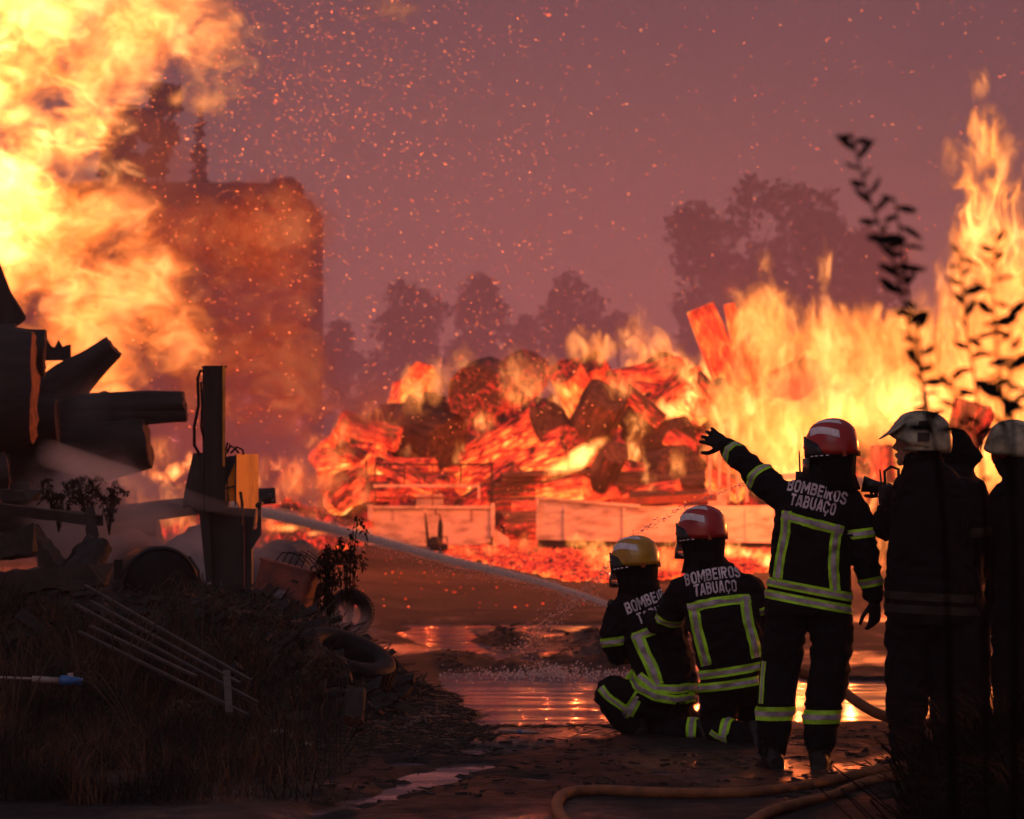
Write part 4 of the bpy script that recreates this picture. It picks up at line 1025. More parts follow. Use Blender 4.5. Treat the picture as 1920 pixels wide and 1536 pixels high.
Lg(150, 1085, 26.2, 190, 1020, 26.2, 38, 24, 'charred stump leaning beside the V of timbers', bark='char', cut='char', group='burnt timbers', rough=.15, name='stump', cat='stump')

def drum():
    e = empty('drum', W(290, 1095, 27), 'big round black drum on the rubble left of the mast', 'drum')
    c = W(290, 1096, 27.3); q = Matrix.Rotation(R(90), 3, 'X') @ Matrix.Rotation(R(0), 3, 'Y')
    q = Matrix.Rotation(R(14), 3, 'Z') @ q
    mb = MB(); mb.lathe([(0, .30), (.24, .30), (.265, .27), (.275, .2), (.262, .1), (.275, 0), (.262, -.1), (.272, -.2), (.255, -.24), (0, -.24)], c, seg=30, rot=q); mb.build('shell', M['rubber'], e, True)
    mb = MB(); mb.lathe([(.262, .27), (.28, .285), (.262, .30)], c, seg=30, rot=q); mb.build('rim', M['steel_dark'], e, True)
    mb = MB(); mb.box(W(222, 1068, 27), (.06, .05, .14)); mb.build('bracket', M['steel_dark'], e)
    mb = MB(); mb.tube([W(355, 1045, 27), W(372, 1070, 26.9), W(374, 1105, 26.9), W(362, 1130, 26.9)], .012, 8); mb.build('handle', M['steel_dark'], e)
drum()

def splitter():
    Y = 30; e = empty('log_splitter', W(415, 1120, Y), 'black upright hydraulic machine with a tall mast and a glowing orange panel', 'machine')
    P = lambda x, y, d=0: W(x, y, Y) + Vector((0, d, 0)); rz = Matrix.Rotation(R(14), 3, 'Z')
    s = Y / F
    mb = MB(); c = (P(402, 690) + P(400, 960)) / 2; mb.box(c, (38 * s, .13, (960 - 690) * s), rz); mb.build('mast', M['steel_dark'], e)
    mb = MB(); mb.box(P(402, 688), (42 * s, .15, .015), rz); mb.build('mast_cap', M['steel_dark'], e)
    mb = MB(); mb.box(P(417.5, 780, -.02), (.014, .15, 190 * s), rz); mb.build('lit_edge', M['orange_paint'], e)  # orange bar painting in the mast's fire-lit edge
    mb = MB(); mb.tube([P(388, 698), P(376, 695), P(371, 710, -.02), P(373, 760, -.03), P(365, 800, -.04), P(365, 835, -.03), P(374, 852)], .0125, 8); mb.build('hydraulic_hose', M['rubber'], e, True)
    mb = MB(); mb.tube([P(386, 715), P(377, 718, -.02), P(380, 760, -.05), P(378, 800, -.05), P(384, 830)], .009, 8); mb.build('hydraulic_hose', M['rubber'], e, True)
    mb = MB(); mb.tube([P(384, 694), P(392, 700)], .022, 10); mb.build('hose_coupling', M['steel_dark'], e)
    mb = MB(); mb.prism([P(x, y) for x, y in ((362, 850), (424, 846), (430, 950), (343, 952), (345, 925))], (0, .09, 0)); mb.build('guard_plate', M['steel_dark'], e)
    mb = MB(); mb.prism([P(x, y, .1) for x, y in ((372, 948), (478, 955), (470, 1010), (470, 1135), (396, 1140), (392, 1040))], (0, .22, 0)); mb.build('column', M['steel_dark'], e)
    mb = MB(); mb.prism([P(x, y, .02) for x, y in ((372, 950), (392, 952), (398, 1090), (386, 1092))], (0, .05, 0)); mb.build('side_rib', M['steel_dark'], e)
    mb = MB(); mb.box(P(457, 1050, .08), (.012, .03, 150 * s)); mb.build('edge_strip', M['rust'], e)
    # control box: dark left side, orange right panel turned to the fire
    mb = MB(); mb.prism([P(x, y, .12) for x, y in ((418, 856), (442, 854), (442, 905), (424, 950), (418, 950))], (0, .16, 0)); mb.build('box_side', M['blue_paint'], e)
    mb = MB(); a = P(443, 851, .02); b_ = P(478, 851, .42); n = Vector((0, 0, 1))
    mb.prism([a, b_, P(478, 975, .42), P(466, 995, .30), P(443, 940, .02)], (-.008, .004, 0)); mb.build('panel', M['orange_paint'], e)
    mb = MB(); a = P(421, 858, .0); mb.prism([P(440, 868, .06), P(440, 940, .06), P(421, 940, -.02), P(421, 918, -.02)], (-.006, .01, 0)); mb.build('panel', M['orange_paint'], e)
    mb = MB(); mb.bar(P(442, 852, .01), P(441, 950, .01), .012, .012); mb.build('box_edge', M['steel_dark'], e)
    mb = MB(); mb.bar(P(420, 916, -.03), P(441, 912, .03), .012, .012); mb.build('cross_strap', M['steel_dark'], e)
    for k, pts in enumerate((((424, 850), (430, 835), (440, 842), (446, 850)), ((430, 850), (442, 838), (452, 843), (455, 852)), ((420, 848), (424, 830), (432, 838)))):
        mb = MB(); mb.tube([P(x, y, .1 + .03 * k) for x, y in pts], .009, 7); mb.build('cable', M['rubber'], e, True)
    mb = MB(); mb.tube([P(452, 985, -.02), P(455, 945, -.04), P(452, 922, -.05)], [.014, .012, .012], 8); mb.build('lever', M['steel_dark'], e)
    mb = MB(); mb.prism([P(x, y, -.02) for x, y in ((462, 1000), (482, 990), (484, 945), (490, 940), (490, 1002), (472, 1030))], (0, .05, 0)); mb.build('bracket', M['steel_dark'], e)
    mb = MB(); mb.tube([P(484, 948, -.02), P(488, 944, .1)], .022, 12); mb.build('pivot', M['steel_dark'], e)
    mb = MB(); mb.tube([P(352, 940, -.02), P(372, 958, -.02)], .02, 8); mb.build('jack', M['steel_dark'], e)
splitter()

def red_box():
    e = empty('steel_box', W(535, 1148, 27), 'tilted rusty red steel box with a small white label, right of the mast', 'box')
    c = W(534, 1106, 27); q = Matrix.Rotation(R(14), 3, 'Y') @ Matrix.Rotation(R(-16), 3, 'Z'); w, d, h = .37, .25, .34
    mb = MB(); mb.box(c, (w, d, h), q); o = mb.build('case', M['rust'], e); bv = o.modifiers.new('b', 'BEVEL'); bv.width = .012; bv.segments = 2
    mb = MB(); mb.box(c + q @ Vector((0, 0, h / 2)), (w + .015, d + .015, .02), q); mb.build('lid', M['rust'], e)
    mb = MB(); mb.box(c + q @ Vector((.01, -d / 2 - .002, -.03)), (.085, .004, .055), q); mb.build('label_plate', M['label'], e)
    mb = MB(); mb.box(c + q @ Vector((.10, -d / 2 - .002, .08)), (.05, .008, .018), q); mb.build('slot', M['char'], e)
    mb = MB(); mb.box(c + q @ Vector((.14, -d / 2 - .002, -.07)), (.03, .008, .02), q); mb.build('slot', M['char'], e)
    for k in range(5):
        mb = MB(); a = c + q @ Vector((-.12 + .05 * k, 0, h / 2)); mb.tube([a, a + Vector((.05, 0, .07 + .015 * k)), a + Vector((.14, -.02, .06)), a + Vector((.2, -.03, .0))], .0045, 6); mb.build('wire', M['rubber'], e, True)
    mb = MB(); a = c + q @ Vector((w / 2, -.05, h / 2)); mb.lathe([(.022, -.006), (.030, 0), (.022, .006), (.016, 0), (.022, -.006)], a + Vector((.01, 0, .02)), seg=14, rot=Matrix.Rotation(R(90), 3, 'X')); mb.build('lifting_eye', M['steel_dark'], e)
red_box()

def tyre(x, y, Y, rp, label, rx, rz, wid=.075, ry=0):
    e = empty('tyre', W(x, y, Y), label, 'tyre', 'old tyres thrown on the rubble'); c = W(x, y, Y); Rr = rp * Y / F; rot = Matrix.Rotation(R(rz), 3, 'Z') @ Matrix.Rotation(R(rx), 3, 'X') @ Matrix.Rotation(R(ry), 3, 'Y')
    pr = []; n = 16
    for k in range(n + 1):
        a = 2 * math.pi * k / n; ca, sa = math.cos(a), math.sin(a)
        pr.append((Rr * .78 + Rr * .24 * math.copysign(abs(ca) ** .7, ca), wid * math.copysign(abs(sa) ** .7, sa)))
    mb = MB(); mb.lathe(pr, c, seg=40, rot=rot); mb.build('sidewall', M['rubber'], e, True)
    mb = MB()
    for k in range(44):
        a = 2 * math.pi * k / 44
        mb.box(c + rot @ Vector((Rr * 1.025 * math.cos(a), Rr * 1.025 * math.sin(a), 0)), (Rr * .03, Rr * .085, wid * 1.5), rot @ Matrix.Rotation(a, 3, 'Z') @ Matrix.Rotation(R(12), 3, 'X'))
    o = mb.build('tread', M['rubber'], e); sg(o, kind='stuff')
tyre(545, 1196, 26.0, 62, 'tyre lying almost flat below the red box', 18, 20, .07)
tyre(648, 1236, 25.2, 96, 'big tyre lying on its side with an orange glint on its rim, nearest the puddle', 9, -20, .09, 24)
tyre(470, 1165, 26.3, 55, 'tyre half buried under the foot of the mast', 30, 60, .07)
tyre(655, 1150, 29.3, 44, 'smoking grey tyre standing on edge behind the others', 78, 20, .07)

def slats():
    e = empty('slatted_gate', W(330, 1220, 23.5), 'weathered slatted gate lying slantwise in the dry grass at the lower left', 'gate')
    for k in range(5):
        j = (0, 14, -10, 22, 4)[k]; a = W(160 - 4 * k + j, 1098 + 21 * k + j * .6, 23.6 - .3 * k); b_ = W(470 - 1.4 * j - (70 if k == 3 else 0), 1276 + 17 * k - .8 * j - (40 if k == 3 else 0), 21.9 - .25 * k)
        mb = MB(); mb.bar(a, b_, .024, .014); mb.build('slat', M['slat'], e)
    for f in (.12, .86):
        if f < .5: continue
        a = W(158 + 310 * f, 1100 + 178 * f, 23.6 - 1.9 * f) + Vector((0, 0, -.02)); b_ = W(146 + 330 * f, 1202 + 150 * f, 21.9 - 1.4 * f) + Vector((0, 0, -.02))
        mb = MB(); mb.bar(a, b_, .04, .02); mb.build('rail', M['slat'], e)
slats()
def ash_mound():
    for (x, y, Y, rx, rz, lab) in ((400, 1075, 33, 95, 90, 'pale smoking ash heap behind the mast'), (530, 1085, 32, 75, 75, 'grey ash heap showing right of the mast'), (250, 1090, 34, 110, 95, 'grey ash heap behind the round drum')):
        bm = bmesh.new(); bmesh.ops.create_icosphere(bm, subdivisions=4, radius=1); s = Y / F
        for v in bm.verts:
            n_ = 1 + .22 * noise.noise(v.co * 1.8 + Vector((x, 0, 0))) + .09 * noise.noise(v.co * 6) ; v.co = Vector((v.co.x * rx * s * n_, v.co.y * rx * s * n_, v.co.z * rz * s * n_)) + W(x, y, Y)
        me = bpy.data.meshes.new('ash_heap'); bm.to_mesh(me); bm.free(); me.polygons.foreach_set('use_smooth', [True] * len(me.polygons)); sg(link('ash_heap', me, None, M['ash']), lab, 'ash heap', 'ash heaps')
ash_mound()
def small_things():
    e = empty('pipe', W(60, 1275, 21), 'white plastic pipe with a blue coupling poking in at the left edge', 'pipe')
    mb = MB(); mb.tube([W(-60, 1268, 21), W(60, 1273, 21)], .008, 12); mb.build('thin_tube', M['white_plastic'], e, True)
    mb = MB(); mb.tube([W(60, 1273, 21), W(118, 1277, 21)], .018, 14); mb.build('sleeve', M['white_plastic'], e, True)
    mb = MB(); mb.tube([W(112, 1276, 21), W(116, 1276, 21), W(134, 1276, 21), W(136, 1276, 21), W(154, 1279, 21)], [.021, .028, .028, .023, .021], 16); mb.build('coupling', M['blue_plastic'], e, True)
    mb = MB(); mb.tube([W(132, 1262, 21), W(132, 1276, 21)], [.016, .016], 12); mb.build('outlet', M['white_plastic'], e, True)
    Lg(660, 1352, 23.0, 668, 1296, 23.0, 20, 18, 'short upright log stub with a lit side at the edge of the twig heap', bark='wood_dark', cut='cut_wood', group='burnt timbers', name='stump', cat='stump', rough=.12)
    for (x, y, w_, h_, lab) in ((476, 1398, 22, 10, 'crumpled white scrap, left of the pair on the mud'), (520, 1388, 30, 8, 'long crumpled white scrap on the mud below the gate'), (578, 1364, 26, 12, 'white scrap beside the upright stub'), (570, 1404, 34, 5, 'flat pale strip of plastic on the mud'), (930, 1240, 0, 0, '')):
        if not w_: continue
        c = G(x, y + 4); c.z = hz(c.x, c.y) + .02; s = c.y / F; bm = bmesh.new(); bmesh.ops.create_icosphere(bm, subdivisions=2, radius=1)
        for v in bm.verts: n_ = 1 + .7 * noise.noise(v.co * 2.2 + Vector((x, y, 0))); v.co = Vector((v.co.x * w_ * s * .5 * n_, v.co.y * w_ * s * .5 * n_, v.co.z * h_ * s * .6 * n_)) + c
        me = bpy.data.meshes.new('litter'); bm.to_mesh(me); bm.free(); sg(link('litter', me, None, M['white_plastic']), lab, 'litter', 'scraps of white litter')
    e = empty('bottle', G(975, 1384), 'flattened white plastic tube with a blue mark on the wet mud', 'bottle')
    z = .03; mb = MB(); a = G(935, 1381); b_ = G(1010, 1384); a.z = b_.z = hz(a.x, a.y) + z; mb.tube([a, a.lerp(b_, .2), a.lerp(b_, .75), b_], [.010, .017, .016, .006], 12, flat=.6); mb.build('body', M['white_plastic'], e, True)
    mb = MB(); mb.tube([a.lerp(b_, .5), a.lerp(b_, .6)], .0175, 12, flat=.62); mb.build('blue_band', M['blue_plastic'], e, True)
small_things()

def on_ground(pts, r):
    out = []
    for x, y in pts:
        p = G(x, y); p.z = 0
        for _ in range(4): z = hz(p.x, p.y) + r; p = G(x, y, z)
        out.append(p)
    return out
def smooth(pts, n=7):
    out = []
    for i in range(len(pts) - 1):
        p0, p1, p2, p3 = pts[max(i - 1, 0)], pts[i], pts[i + 1], pts[min(i + 2, len(pts) - 1)]
        for k in range(n):
            t = k / n; out.append(.5 * ((2 * p1) + (p2 - p0) * t + (2 * p0 - 5 * p1 + 4 * p2 - p3) * t * t + (3 * p1 - p0 - 3 * p2 + p3) * t ** 3))
    return out + [pts[-1]]
def hose(pts, r, label):
    mb = MB(); mb.tube(smooth(on_ground(pts, r * .8)), r, 14); return sg(mb.build('fire_hose', M['hose'], None, True), label, 'hose', 'fire hoses on the ground')
hose([(1075, 1560), (1048, 1525), (1046, 1502), (1066, 1487), (1120, 1482), (1210, 1486), (1320, 1488), (1430, 1484), (1530, 1470), (1620, 1450), (1700, 1436), (1800, 1424)], .028, 'orange-brown hose looping round at the bottom edge and running off right')
hose([(1380, 1560), (1440, 1524), (1500, 1506), (1560, 1492), (1620, 1468), (1700, 1450)], .026, 'orange-brown hose nearer the corner, crossing under the longer one')
def feed_hose():
    P = [W(1480, 1250, 21.8), W(1572, 1292, 21.9), W(1610, 1318, 21.8), W(1650, 1340, 21.7), W(1706, 1354, 21.7), W(1800, 1362, 21.7)]
    for p in P[3:]: p.z = max(p.z, hz(p.x, p.y) + .03)
    mb = MB(); mb.tube(smooth(P), .030, 14); sg(mb.build('fire_hose', M['hose'], None, True), 'dark charged hose rising from the wet ground behind the pointing firefighter', 'hose', 'fire hoses on the ground')
    P = [W(1205, 1176, 23.52), W(1230, 1215, 23.5), W(1262, 1290, 23.4), W(1320, 1350, 23.3), W(1420, 1372, 23.1), W(1480, 1376, 22.9)]
    P[-1].z = P[-2].z = .04
    mb = MB(); mb.tube(smooth(P), .026, 12); sg(mb.build('fire_hose', M['hose'], None, True), 'hose running from the branch down behind the crouching firefighter', 'hose', 'fire hoses on the ground')
feed_hose()

# ------------------------------------------------------------------ yard wreckage in front of the fire
def trailer():
    Y = 76.5; e = empty('trailer', W(808, 1030, Y), 'cream steel trailer bed with a double railing, standing before the burning logs', 'trailer')
    P = lambda x, y, d=0: W(x, y, Y) + Vector((0, d, 0)); s = Y / F
    mb = MB(); mb.prism([P(x, y) for x, y in ((700, 951), (922, 951), (920, 1016), (855, 1030), (700, 1024))], (0, .08, 0)); mb.build('tailboard', M['cream_paint'], e)
    mb = MB(); mb.box(P(811, 951, -.04), (224 * s, .06, .05)); mb.build('top_lip', M['cream_paint'], e)
    mb = MB(); mb.box(P(695, 985, -.08), (10 * s, .14, 78 * s)); mb.build('corner_post', M['cream_paint'], e)
    mb = MB(); mb.box(P(924, 975, -.02), (7 * s, .12, 62 * s)); mb.build('corner_post', M['cream_paint'], e)
    mb = MB(); mb.prism([P(x, y, .1) for x, y in ((924, 990), (955, 1010), (955, 1026), (924, 1026))], (0, .1, 0)); mb.build('mudguard', M['cream_paint'], e)
    mb = MB(); mb.box(P(805, 940, .5), (50 * s, .3, 26 * s)); mb.build('locker', M['cream_paint'], e)
    mb = MB(); mb.box(P(811, 1005, 1.3), (226 * s, 2.4, 40 * s)); mb.build('bed', M['steel_dark'], e)
    for (x0, y0, x1, y1, w, m) in ((703, 871, 922, 871, 4, 'steel_dark'), (703, 871, 703, 950, 3.4, 'rust'), (922, 871, 922, 948, 4, 'steel_dark'), (700, 911, 898, 911, 5, 'cream_paint'), (898, 911, 898, 935, 4, 'cream_paint'),
                                   (700, 934, 922, 934, 4, 'rust'), (811, 871, 811, 950, 2.4, 'rust'), (758, 876, 758, 911, 3, 'steel_dark'), (796, 885, 796, 908, 3, 'steel_dark'), (864, 871, 864, 908, 3, 'steel_dark'),
                                   (760, 886, 860, 886, 4, 'rust'), (898, 903, 924, 903, 4, 'rust'), (686, 862, 690, 950, 3, 'steel_dark')):
        mb = MB(); mb.bar(P(x0, y0, -.05 if m == 'cream_paint' else .12), P(x1, y1, -.05 if m == 'cream_paint' else .12), w * s, w * s); mb.build('rail', M[m], e)
    for (x, y, n_) in ((736, 965, 5), (884, 965, 8)):
        mb = MB()
        for k in range(n_): mb.box(P(x, y - 8 + 22 * k / n_, -.006), (5 * s, .006, 1.3 * s))
        sg(mb.build('stencil_marks', M['rust'], e), kind='stuff')
trailer()
def flatbed():
    Y = 73; e = empty('truck_bed', W(1190, 1025, Y), 'long cream truck bed side right of the trailer, partly hidden by the red helmet', 'truck bed')
    P = lambda x, y, d=0: W(x, y, Y) + Vector((0, d, 0)); s = Y / F
    mb = MB(); mb.prism([P(x, y) for x, y in ((1006, 935), (1200, 950), (1452, 948), (1452, 1018), (1200, 1016), (1006, 1012))], (0, .08, 0)); mb.build('side_panel', M['cream_paint'], e)
    mb = MB(); mb.bar(P(1004, 934, -.04), P(1200, 949, -.04), .06, .05); mb.build('top_rim', M['cream_paint'], e)
    mb = MB(); mb.bar(P(1008, 934, -.05), P(1008, 1012, -.05), .06, .05); mb.build('corner_post', M['cream_paint'], e)
    mb = MB(); mb.box(P(1230, 1020, 1.3), (440 * s, 2.4, 14 * s)); mb.build('chassis', M['steel_dark'], e)
    mb = MB(); mb.box(P(1250, 938, 1.2), (200 * s, .2, 14 * s), Matrix.Rotation(R(-3), 3, 'Y')); mb.build('far_side_panel', M['rust'], e)
    for x in (1060, 1170, 1290, 1400):
        mb = MB(); mb.box(P(x, 982, -.02), (5 * s, .04, 60 * s)); mb.build('stiffener', M['cream_paint'], e)
    for k, x in enumerate((1080, 1340)):
        mb = MB(); mb.lathe([(.12, -.12), (.42, -.12), (.46, -.06), (.46, .06), (.42, .12), (.12, .12), (.12, -.12)], P(x, 1016, .35), seg=22, rot=Matrix.Rotation(R(90), 3, 'X')); mb.build('wheel', M['rubber'], e, True)
flatbed()
def stakes():
    Y = 79; e = empty('stake_fence', W(1370, 940, Y), 'row of pale upright stakes on a rail, lit orange beside the open hand', 'fence'); s = Y / F
    for k, x in enumerate((1331, 1349, 1366, 1383, 1400)):
        mb = MB(); mb.box(W(x, 892, Y), (5.5 * s, .07, (106 - 2 * k) * s)); mb.build('stake', M['cream_paint'], e)
    mb = MB(); mb.box(W(1366, 842, Y), (80 * s, .06, 5 * s)); mb.build('rail', M['cream_paint'], e)
    mb = MB(); mb.box(W(1345, 950, Y), (34 * s, .2, 60 * s)); mb.build('foot_block', M['cream_paint'], e)
stakes()
def pump():
    Y = 69; e = empty('pump', W(815, 1038, Y), 'small sooty engine pump with a tall exhaust and lever in front of the trailer', 'pump'); P = lambda x, y, d=0: W(x, y, Y) + Vector((0, d, 0)); s = Y / F
    mb = MB(); mb.tube([P(826, 1042), P(825, 1020), P(826, 985), P(826, 975)], [.055, .05, .05, .03], 12); mb.build('exhaust', M['steel_dark'], e, True)
    mb = MB(); mb.tube([P(826, 978), P(825, 965), P(817, 964), P(816, 955)], .018, 8); mb.build('exhaust_pipe', M['rust'], e, True)
    mb = MB(); mb.tube([P(803, 1022), P(799, 980), P(797, 962)], [.03, .022, .012], 8); mb.build('lever', M['steel_dark'], e, True)
    mb = MB(); ball(mb, P(815, 1020), (.13, .13, .14)); mb.box(P(820, 1026, .1), (40 * s, .3, 12 * s)); organic('engine', mb, .02, M['steel_dark'], e, .008, 10)
    mb = MB(); mb.tube([P(830, 1008), P(838, 1006), P(839, 1018)], .014, 7); mb.build('handle', M['steel_dark'], e)
    mb = MB(); mb.lathe([(.05, -.03), (.12, -.03), (.13, 0), (.12, .03), (.05, .03)], P(815, 1034, -.16), seg=18, rot=Matrix.Rotation(R(90), 3, 'X')); mb.build('wheel', M['rubber'], e, True)
pump()

# ------------------------------------------------------------------ the burning log pile
g = 'burning logs of the pile'
Y0 = 85
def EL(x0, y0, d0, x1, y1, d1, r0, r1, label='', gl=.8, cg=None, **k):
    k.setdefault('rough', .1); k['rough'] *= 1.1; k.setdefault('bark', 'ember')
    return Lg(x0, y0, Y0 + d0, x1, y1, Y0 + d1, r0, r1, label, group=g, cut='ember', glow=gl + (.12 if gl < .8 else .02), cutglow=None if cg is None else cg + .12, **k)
EL(893, 738, -3.2, 915, 725, 1, 53, 55, 'big round log end glowing dull red, highest on the left of the pile', .42, .30, rough=.05)
EL(962, 712, -.5, 990, 700, 2, 44, 44, 'pale smoking log end right behind the big round one', .45, .3)
EL(762, 800, -1.6, 838, 834, -2.6, 60, 50, 'grey charred chunk of trunk above the trailer', .0, .0, rough=.16)
EL(800, 792, -1.6, 822, 752, -2, 34, 24, 'dark knob of wood on top of the grey charred chunk', .0, .0, rough=.25)
EL(878, 886, -1.6, 1034, 796, -3.4, 60, 54, 'thick trunk ablaze with ribbed orange bark and a charred face', .90, .0, bark='ember_rib', rough=.07, split=.35)
EL(905, 908, -2.4, 1075, 836, -3.8, 42, 40, 'ribbed glowing trunk lying under the thick one', .93, .5, bark='ember_rib')
EL(1086, 856, -2.6, 1138, 742, -3.8, 46, 42, 'upright grey charred chunk right of the ribbed trunk', .06, .0, rough=.12)
EL(1118, 800, -1, 1058, 694, -2.2, 40, 32, 'red glowing log sloping behind the upright grey chunk', .76, .60)
EL(1140, 742, -.5, 1110, 678, -1.4, 30, 24, 'small red log end at the top of the pile', .58, .45)
EL(1276, 704, -1, 1150, 724, -1.6, 36, 32, 'red log lying level across the top of the pile', .74, .35)
EL(1200, 722, 0, 1250, 684, -1, 30, 27, 'dark-topped log end on the top right of the pile', .40, .2)
EL(1160, 768, -.6, 1285, 742, -1.4, 38, 34, 'broad red-hot log under the level one', .92, .75)
EL(1190, 806, -2.2, 1226, 762, -3, 34, 30, 'dark charred log end left of the white-hot gap', .0, .0, rough=.2)
EL(1200, 846, -2.4, 1280, 818, -3.4, 40, 38, 'ash-grey log end in the middle right of the pile', .0, .0, rough=.12)
EL(1126, 902, -4.6, 1154, 848, -5.4, 28, 25, 'small dark log tilted on the red slope', .04, .0)
EL(1232, 893, -3.2, 1276, 884, -4.5, 48, 48, 'big dark red log end at the bottom right of the pile', .26, .18, rough=.1)
EL(1330, 826, -1, 1352, 786, -2.4, 34, 34, 'pinkish log end just above the open hand', .30, .16)
EL(1345, 730, -1, 1395, 770, 0, 24, 26, 'dark log leaning across the flames right of the white-hot gap', .22, .2)
EL(1378, 735, 0, 1313, 578, 0, 34, 27, 'tallest red-hot post leaning left out of the pile', .86, 1.05, rough=.035)
EL(1408, 735, 1, 1367, 570, 1, 18, 11, 'slim red-hot post beside the tallest one', .84, 1.0, rough=.05)
EL(1398, 735, 1, 1416, 655, 2, 20, 15, 'short red stub between the posts and the great fire', .78, .7)
EL(1330, 760, 1, 1300, 690, 1, 18, 12, 'thin burning branch left of the posts', .75, .6)
EL(690, 836, -.6, 745, 786, -1.4, 40, 36, 'blackened log under the red glow at the left of the pile', .10, .0, rough=.2)
EL(655, 810, 0, 620, 870, 2, 28, 34, 'red glowing log end at the far left of the pile', .72, .6, rough=.25)
EL(790, 710, 1, 760, 760, 2, 34, 38, 'bright red log behind the dark knob', .92, .9, rough=.25)
EL(640, 930, -3, 700, 900, 0, 40, 46, 'dim log lying left of the trailer', .12, .1, rough=.15)
for k in range(7):
    EL(925 + rnd.uniform(-10, 20), 890 + 12 * k + rnd.uniform(-3, 3), -5.6, 1060 + rnd.uniform(-50, 60), 884 + 12 * k + rnd.uniform(-8, 8), -4.8, 5 + rnd.uniform(0, 3), 7, ['top','second','third','fourth','fifth','sixth','lowest'][k] + ' of the thin grey poles stacked right of the trailer', .18 + .06 * k, .1, rough=.12)
EL(1120, 905, -4.6, 1320, 908, -4.4, 22, 24, 'dark log lying level above the cream truck bed', .22, .1)
EL(1180, 935, -5, 1330, 932, -5, 14, 14, 'thin dark log along the top of the cream truck bed', .2, .1)
EL(935, 985, -8, 1000, 985, -7.6, 26, 28, 'dark red log between the trailer and the truck bed', .40, .3)
EL(960, 955, -7, 1010, 958, -7, 16, 16, 'red-hot log end in the gap beside the truck bed', .85, .8)
g = 'logs standing in the great fire'
EL(1700, 740, -3, 1720, 640, -3, 20, 30, 'dark red log end up in the great fire behind the cream helmet', .12, .15, rough=.15)
EL(1880, 770, -3, 1884, 680, -3, 30, 24, 'red trunk in the flames near the right edge', .28, .2, rough=.15)
EL(1655, 905, -14, 1652, 835, -14, 24, 22, 'pale red trunk standing in the gap by the nozzle', .45, .3)
EL(1520, 700, -9, 1470, 720, -8, 30, 34, 'brown log showing through the flames above the pointing firefighter', .2, .15, rough=.15)
EL(1830, 760, -12, 1800, 850, -12, 34, 40, 'dark log among red coals behind the two cream helmets', .38, .25, rough=.25)

def pile_fill():
    r = random.Random(77); g_ = 'small burning logs filling the pile'; n = 0
    prof = [(600, 880), (650, 820), (700, 790), (760, 770), (860, 770), (930, 770), (1000, 740), (1060, 720), (1130, 720), (1250, 720), (1400, 745)]
    marks = (('the big round log end', 893, 735), ('the grey charred chunk', 800, 825), ('the ribbed blazing trunk', 960, 850), ('the upright grey chunk', 1120, 800), ('the cream trailer', 808, 950), ('the cream truck bed', 1180, 930),
             ('the tall red-hot posts', 1345, 650), ('the white-hot gap', 1290, 745), ('the pale stakes', 1365, 880), ('the ash-grey log end', 1260, 820), ('the level red log', 1215, 715), ('the far-left red log end', 655, 810))
    used = set()
    for _ in range(900):
        if n >= 30: break
        x = r.uniform(650, 1390); t = lerp_prof(prof, x); y = r.uniform(t + 10, 930)
        a = r.uniform(-.9, .9); L_ = r.uniform(32, 75); rr = r.uniform(15, 28); Yd = Y0 - 3 + (y - 760) * -.012 + r.uniform(-.5, .8); gl = r.uniform(.6, .98)
        nm, mx, my = min(marks, key=lambda q: (q[1] - x) ** 2 + (q[2] - y) ** 2); dx, dy = x - mx, y - my
        where = ('right of' if dx > 0 else 'left of') if abs(dx) > abs(dy) else ('below' if dy > 0 else 'above')
        lab = '%s log %s, %s %s' % ('dull red' if gl < .74 else 'red-hot' if gl < .88 else 'orange-hot', 'lying level' if abs(a) < .3 else 'rising to the left' if a > 0 else 'rising to the right', where, nm)
        if any((x - u_) ** 2 + (y - v_) ** 2 < (w_ + 12) ** 2 for u_, v_, w_ in ((800, 815, 72), (893, 735, 55), (935, 850, 60), (1000, 815, 62), (1120, 795, 62), (1240, 838, 55), (1255, 888, 50), (1345, 640, 90))): continue
        if lab in used: continue
        used.add(lab); n += 1
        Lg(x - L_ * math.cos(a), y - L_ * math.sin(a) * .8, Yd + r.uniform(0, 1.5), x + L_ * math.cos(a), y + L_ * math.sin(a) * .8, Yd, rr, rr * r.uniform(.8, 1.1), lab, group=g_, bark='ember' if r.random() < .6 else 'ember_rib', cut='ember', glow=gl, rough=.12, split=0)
pile_fill()

def ember_heap(name, prof, x0, x1, base, Y, dep, label, glow, seed, cat='embers'):
    glow += .16
    """a sloping bank of glowing debris"""
    n, m = int((x1 - x0) / 5), 22; vs = []; s = Y / F
    for j in range(m + 1):
        v = j / m
        for i in range(n + 1):
            x = x0 + (x1 - x0) * i / n; t = lerp_prof(prof, x); py = base + (t - base) * math.sin(v * math.pi / 2)
            p = W(x, py, Y); p.y += dep * v; q = Vector((p.x * 1.1, p.y * 1.1, p.z * 1.1 + seed))
            p += Vector((0, -1, .5)) * (.55 * noise.noise(q * .9) + .22 * noise.noise(q * 3.1) + .1 * noise.noise(q * 8)); vs.append(p)
    fs = [(j * (n + 1) + i, j * (n + 1) + i + 1, (j + 1) * (n + 1) + i + 1, (j + 1) * (n + 1) + i) for j in range(m) for i in range(n)]
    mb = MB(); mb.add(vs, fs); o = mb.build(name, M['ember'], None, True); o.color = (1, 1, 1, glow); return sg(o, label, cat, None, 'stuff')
ember_heap('ember_heap', [(590, 900), (640, 830), (700, 800), (760, 750), (860, 740), (930, 760), (1000, 740), (1060, 730), (1130, 715), (1250, 715), (1330, 720), (1420, 740), (1480, 760)], 590, 1480, 985, 87, 6, 'bank of glowing rubble under the burning logs', .50, 3)
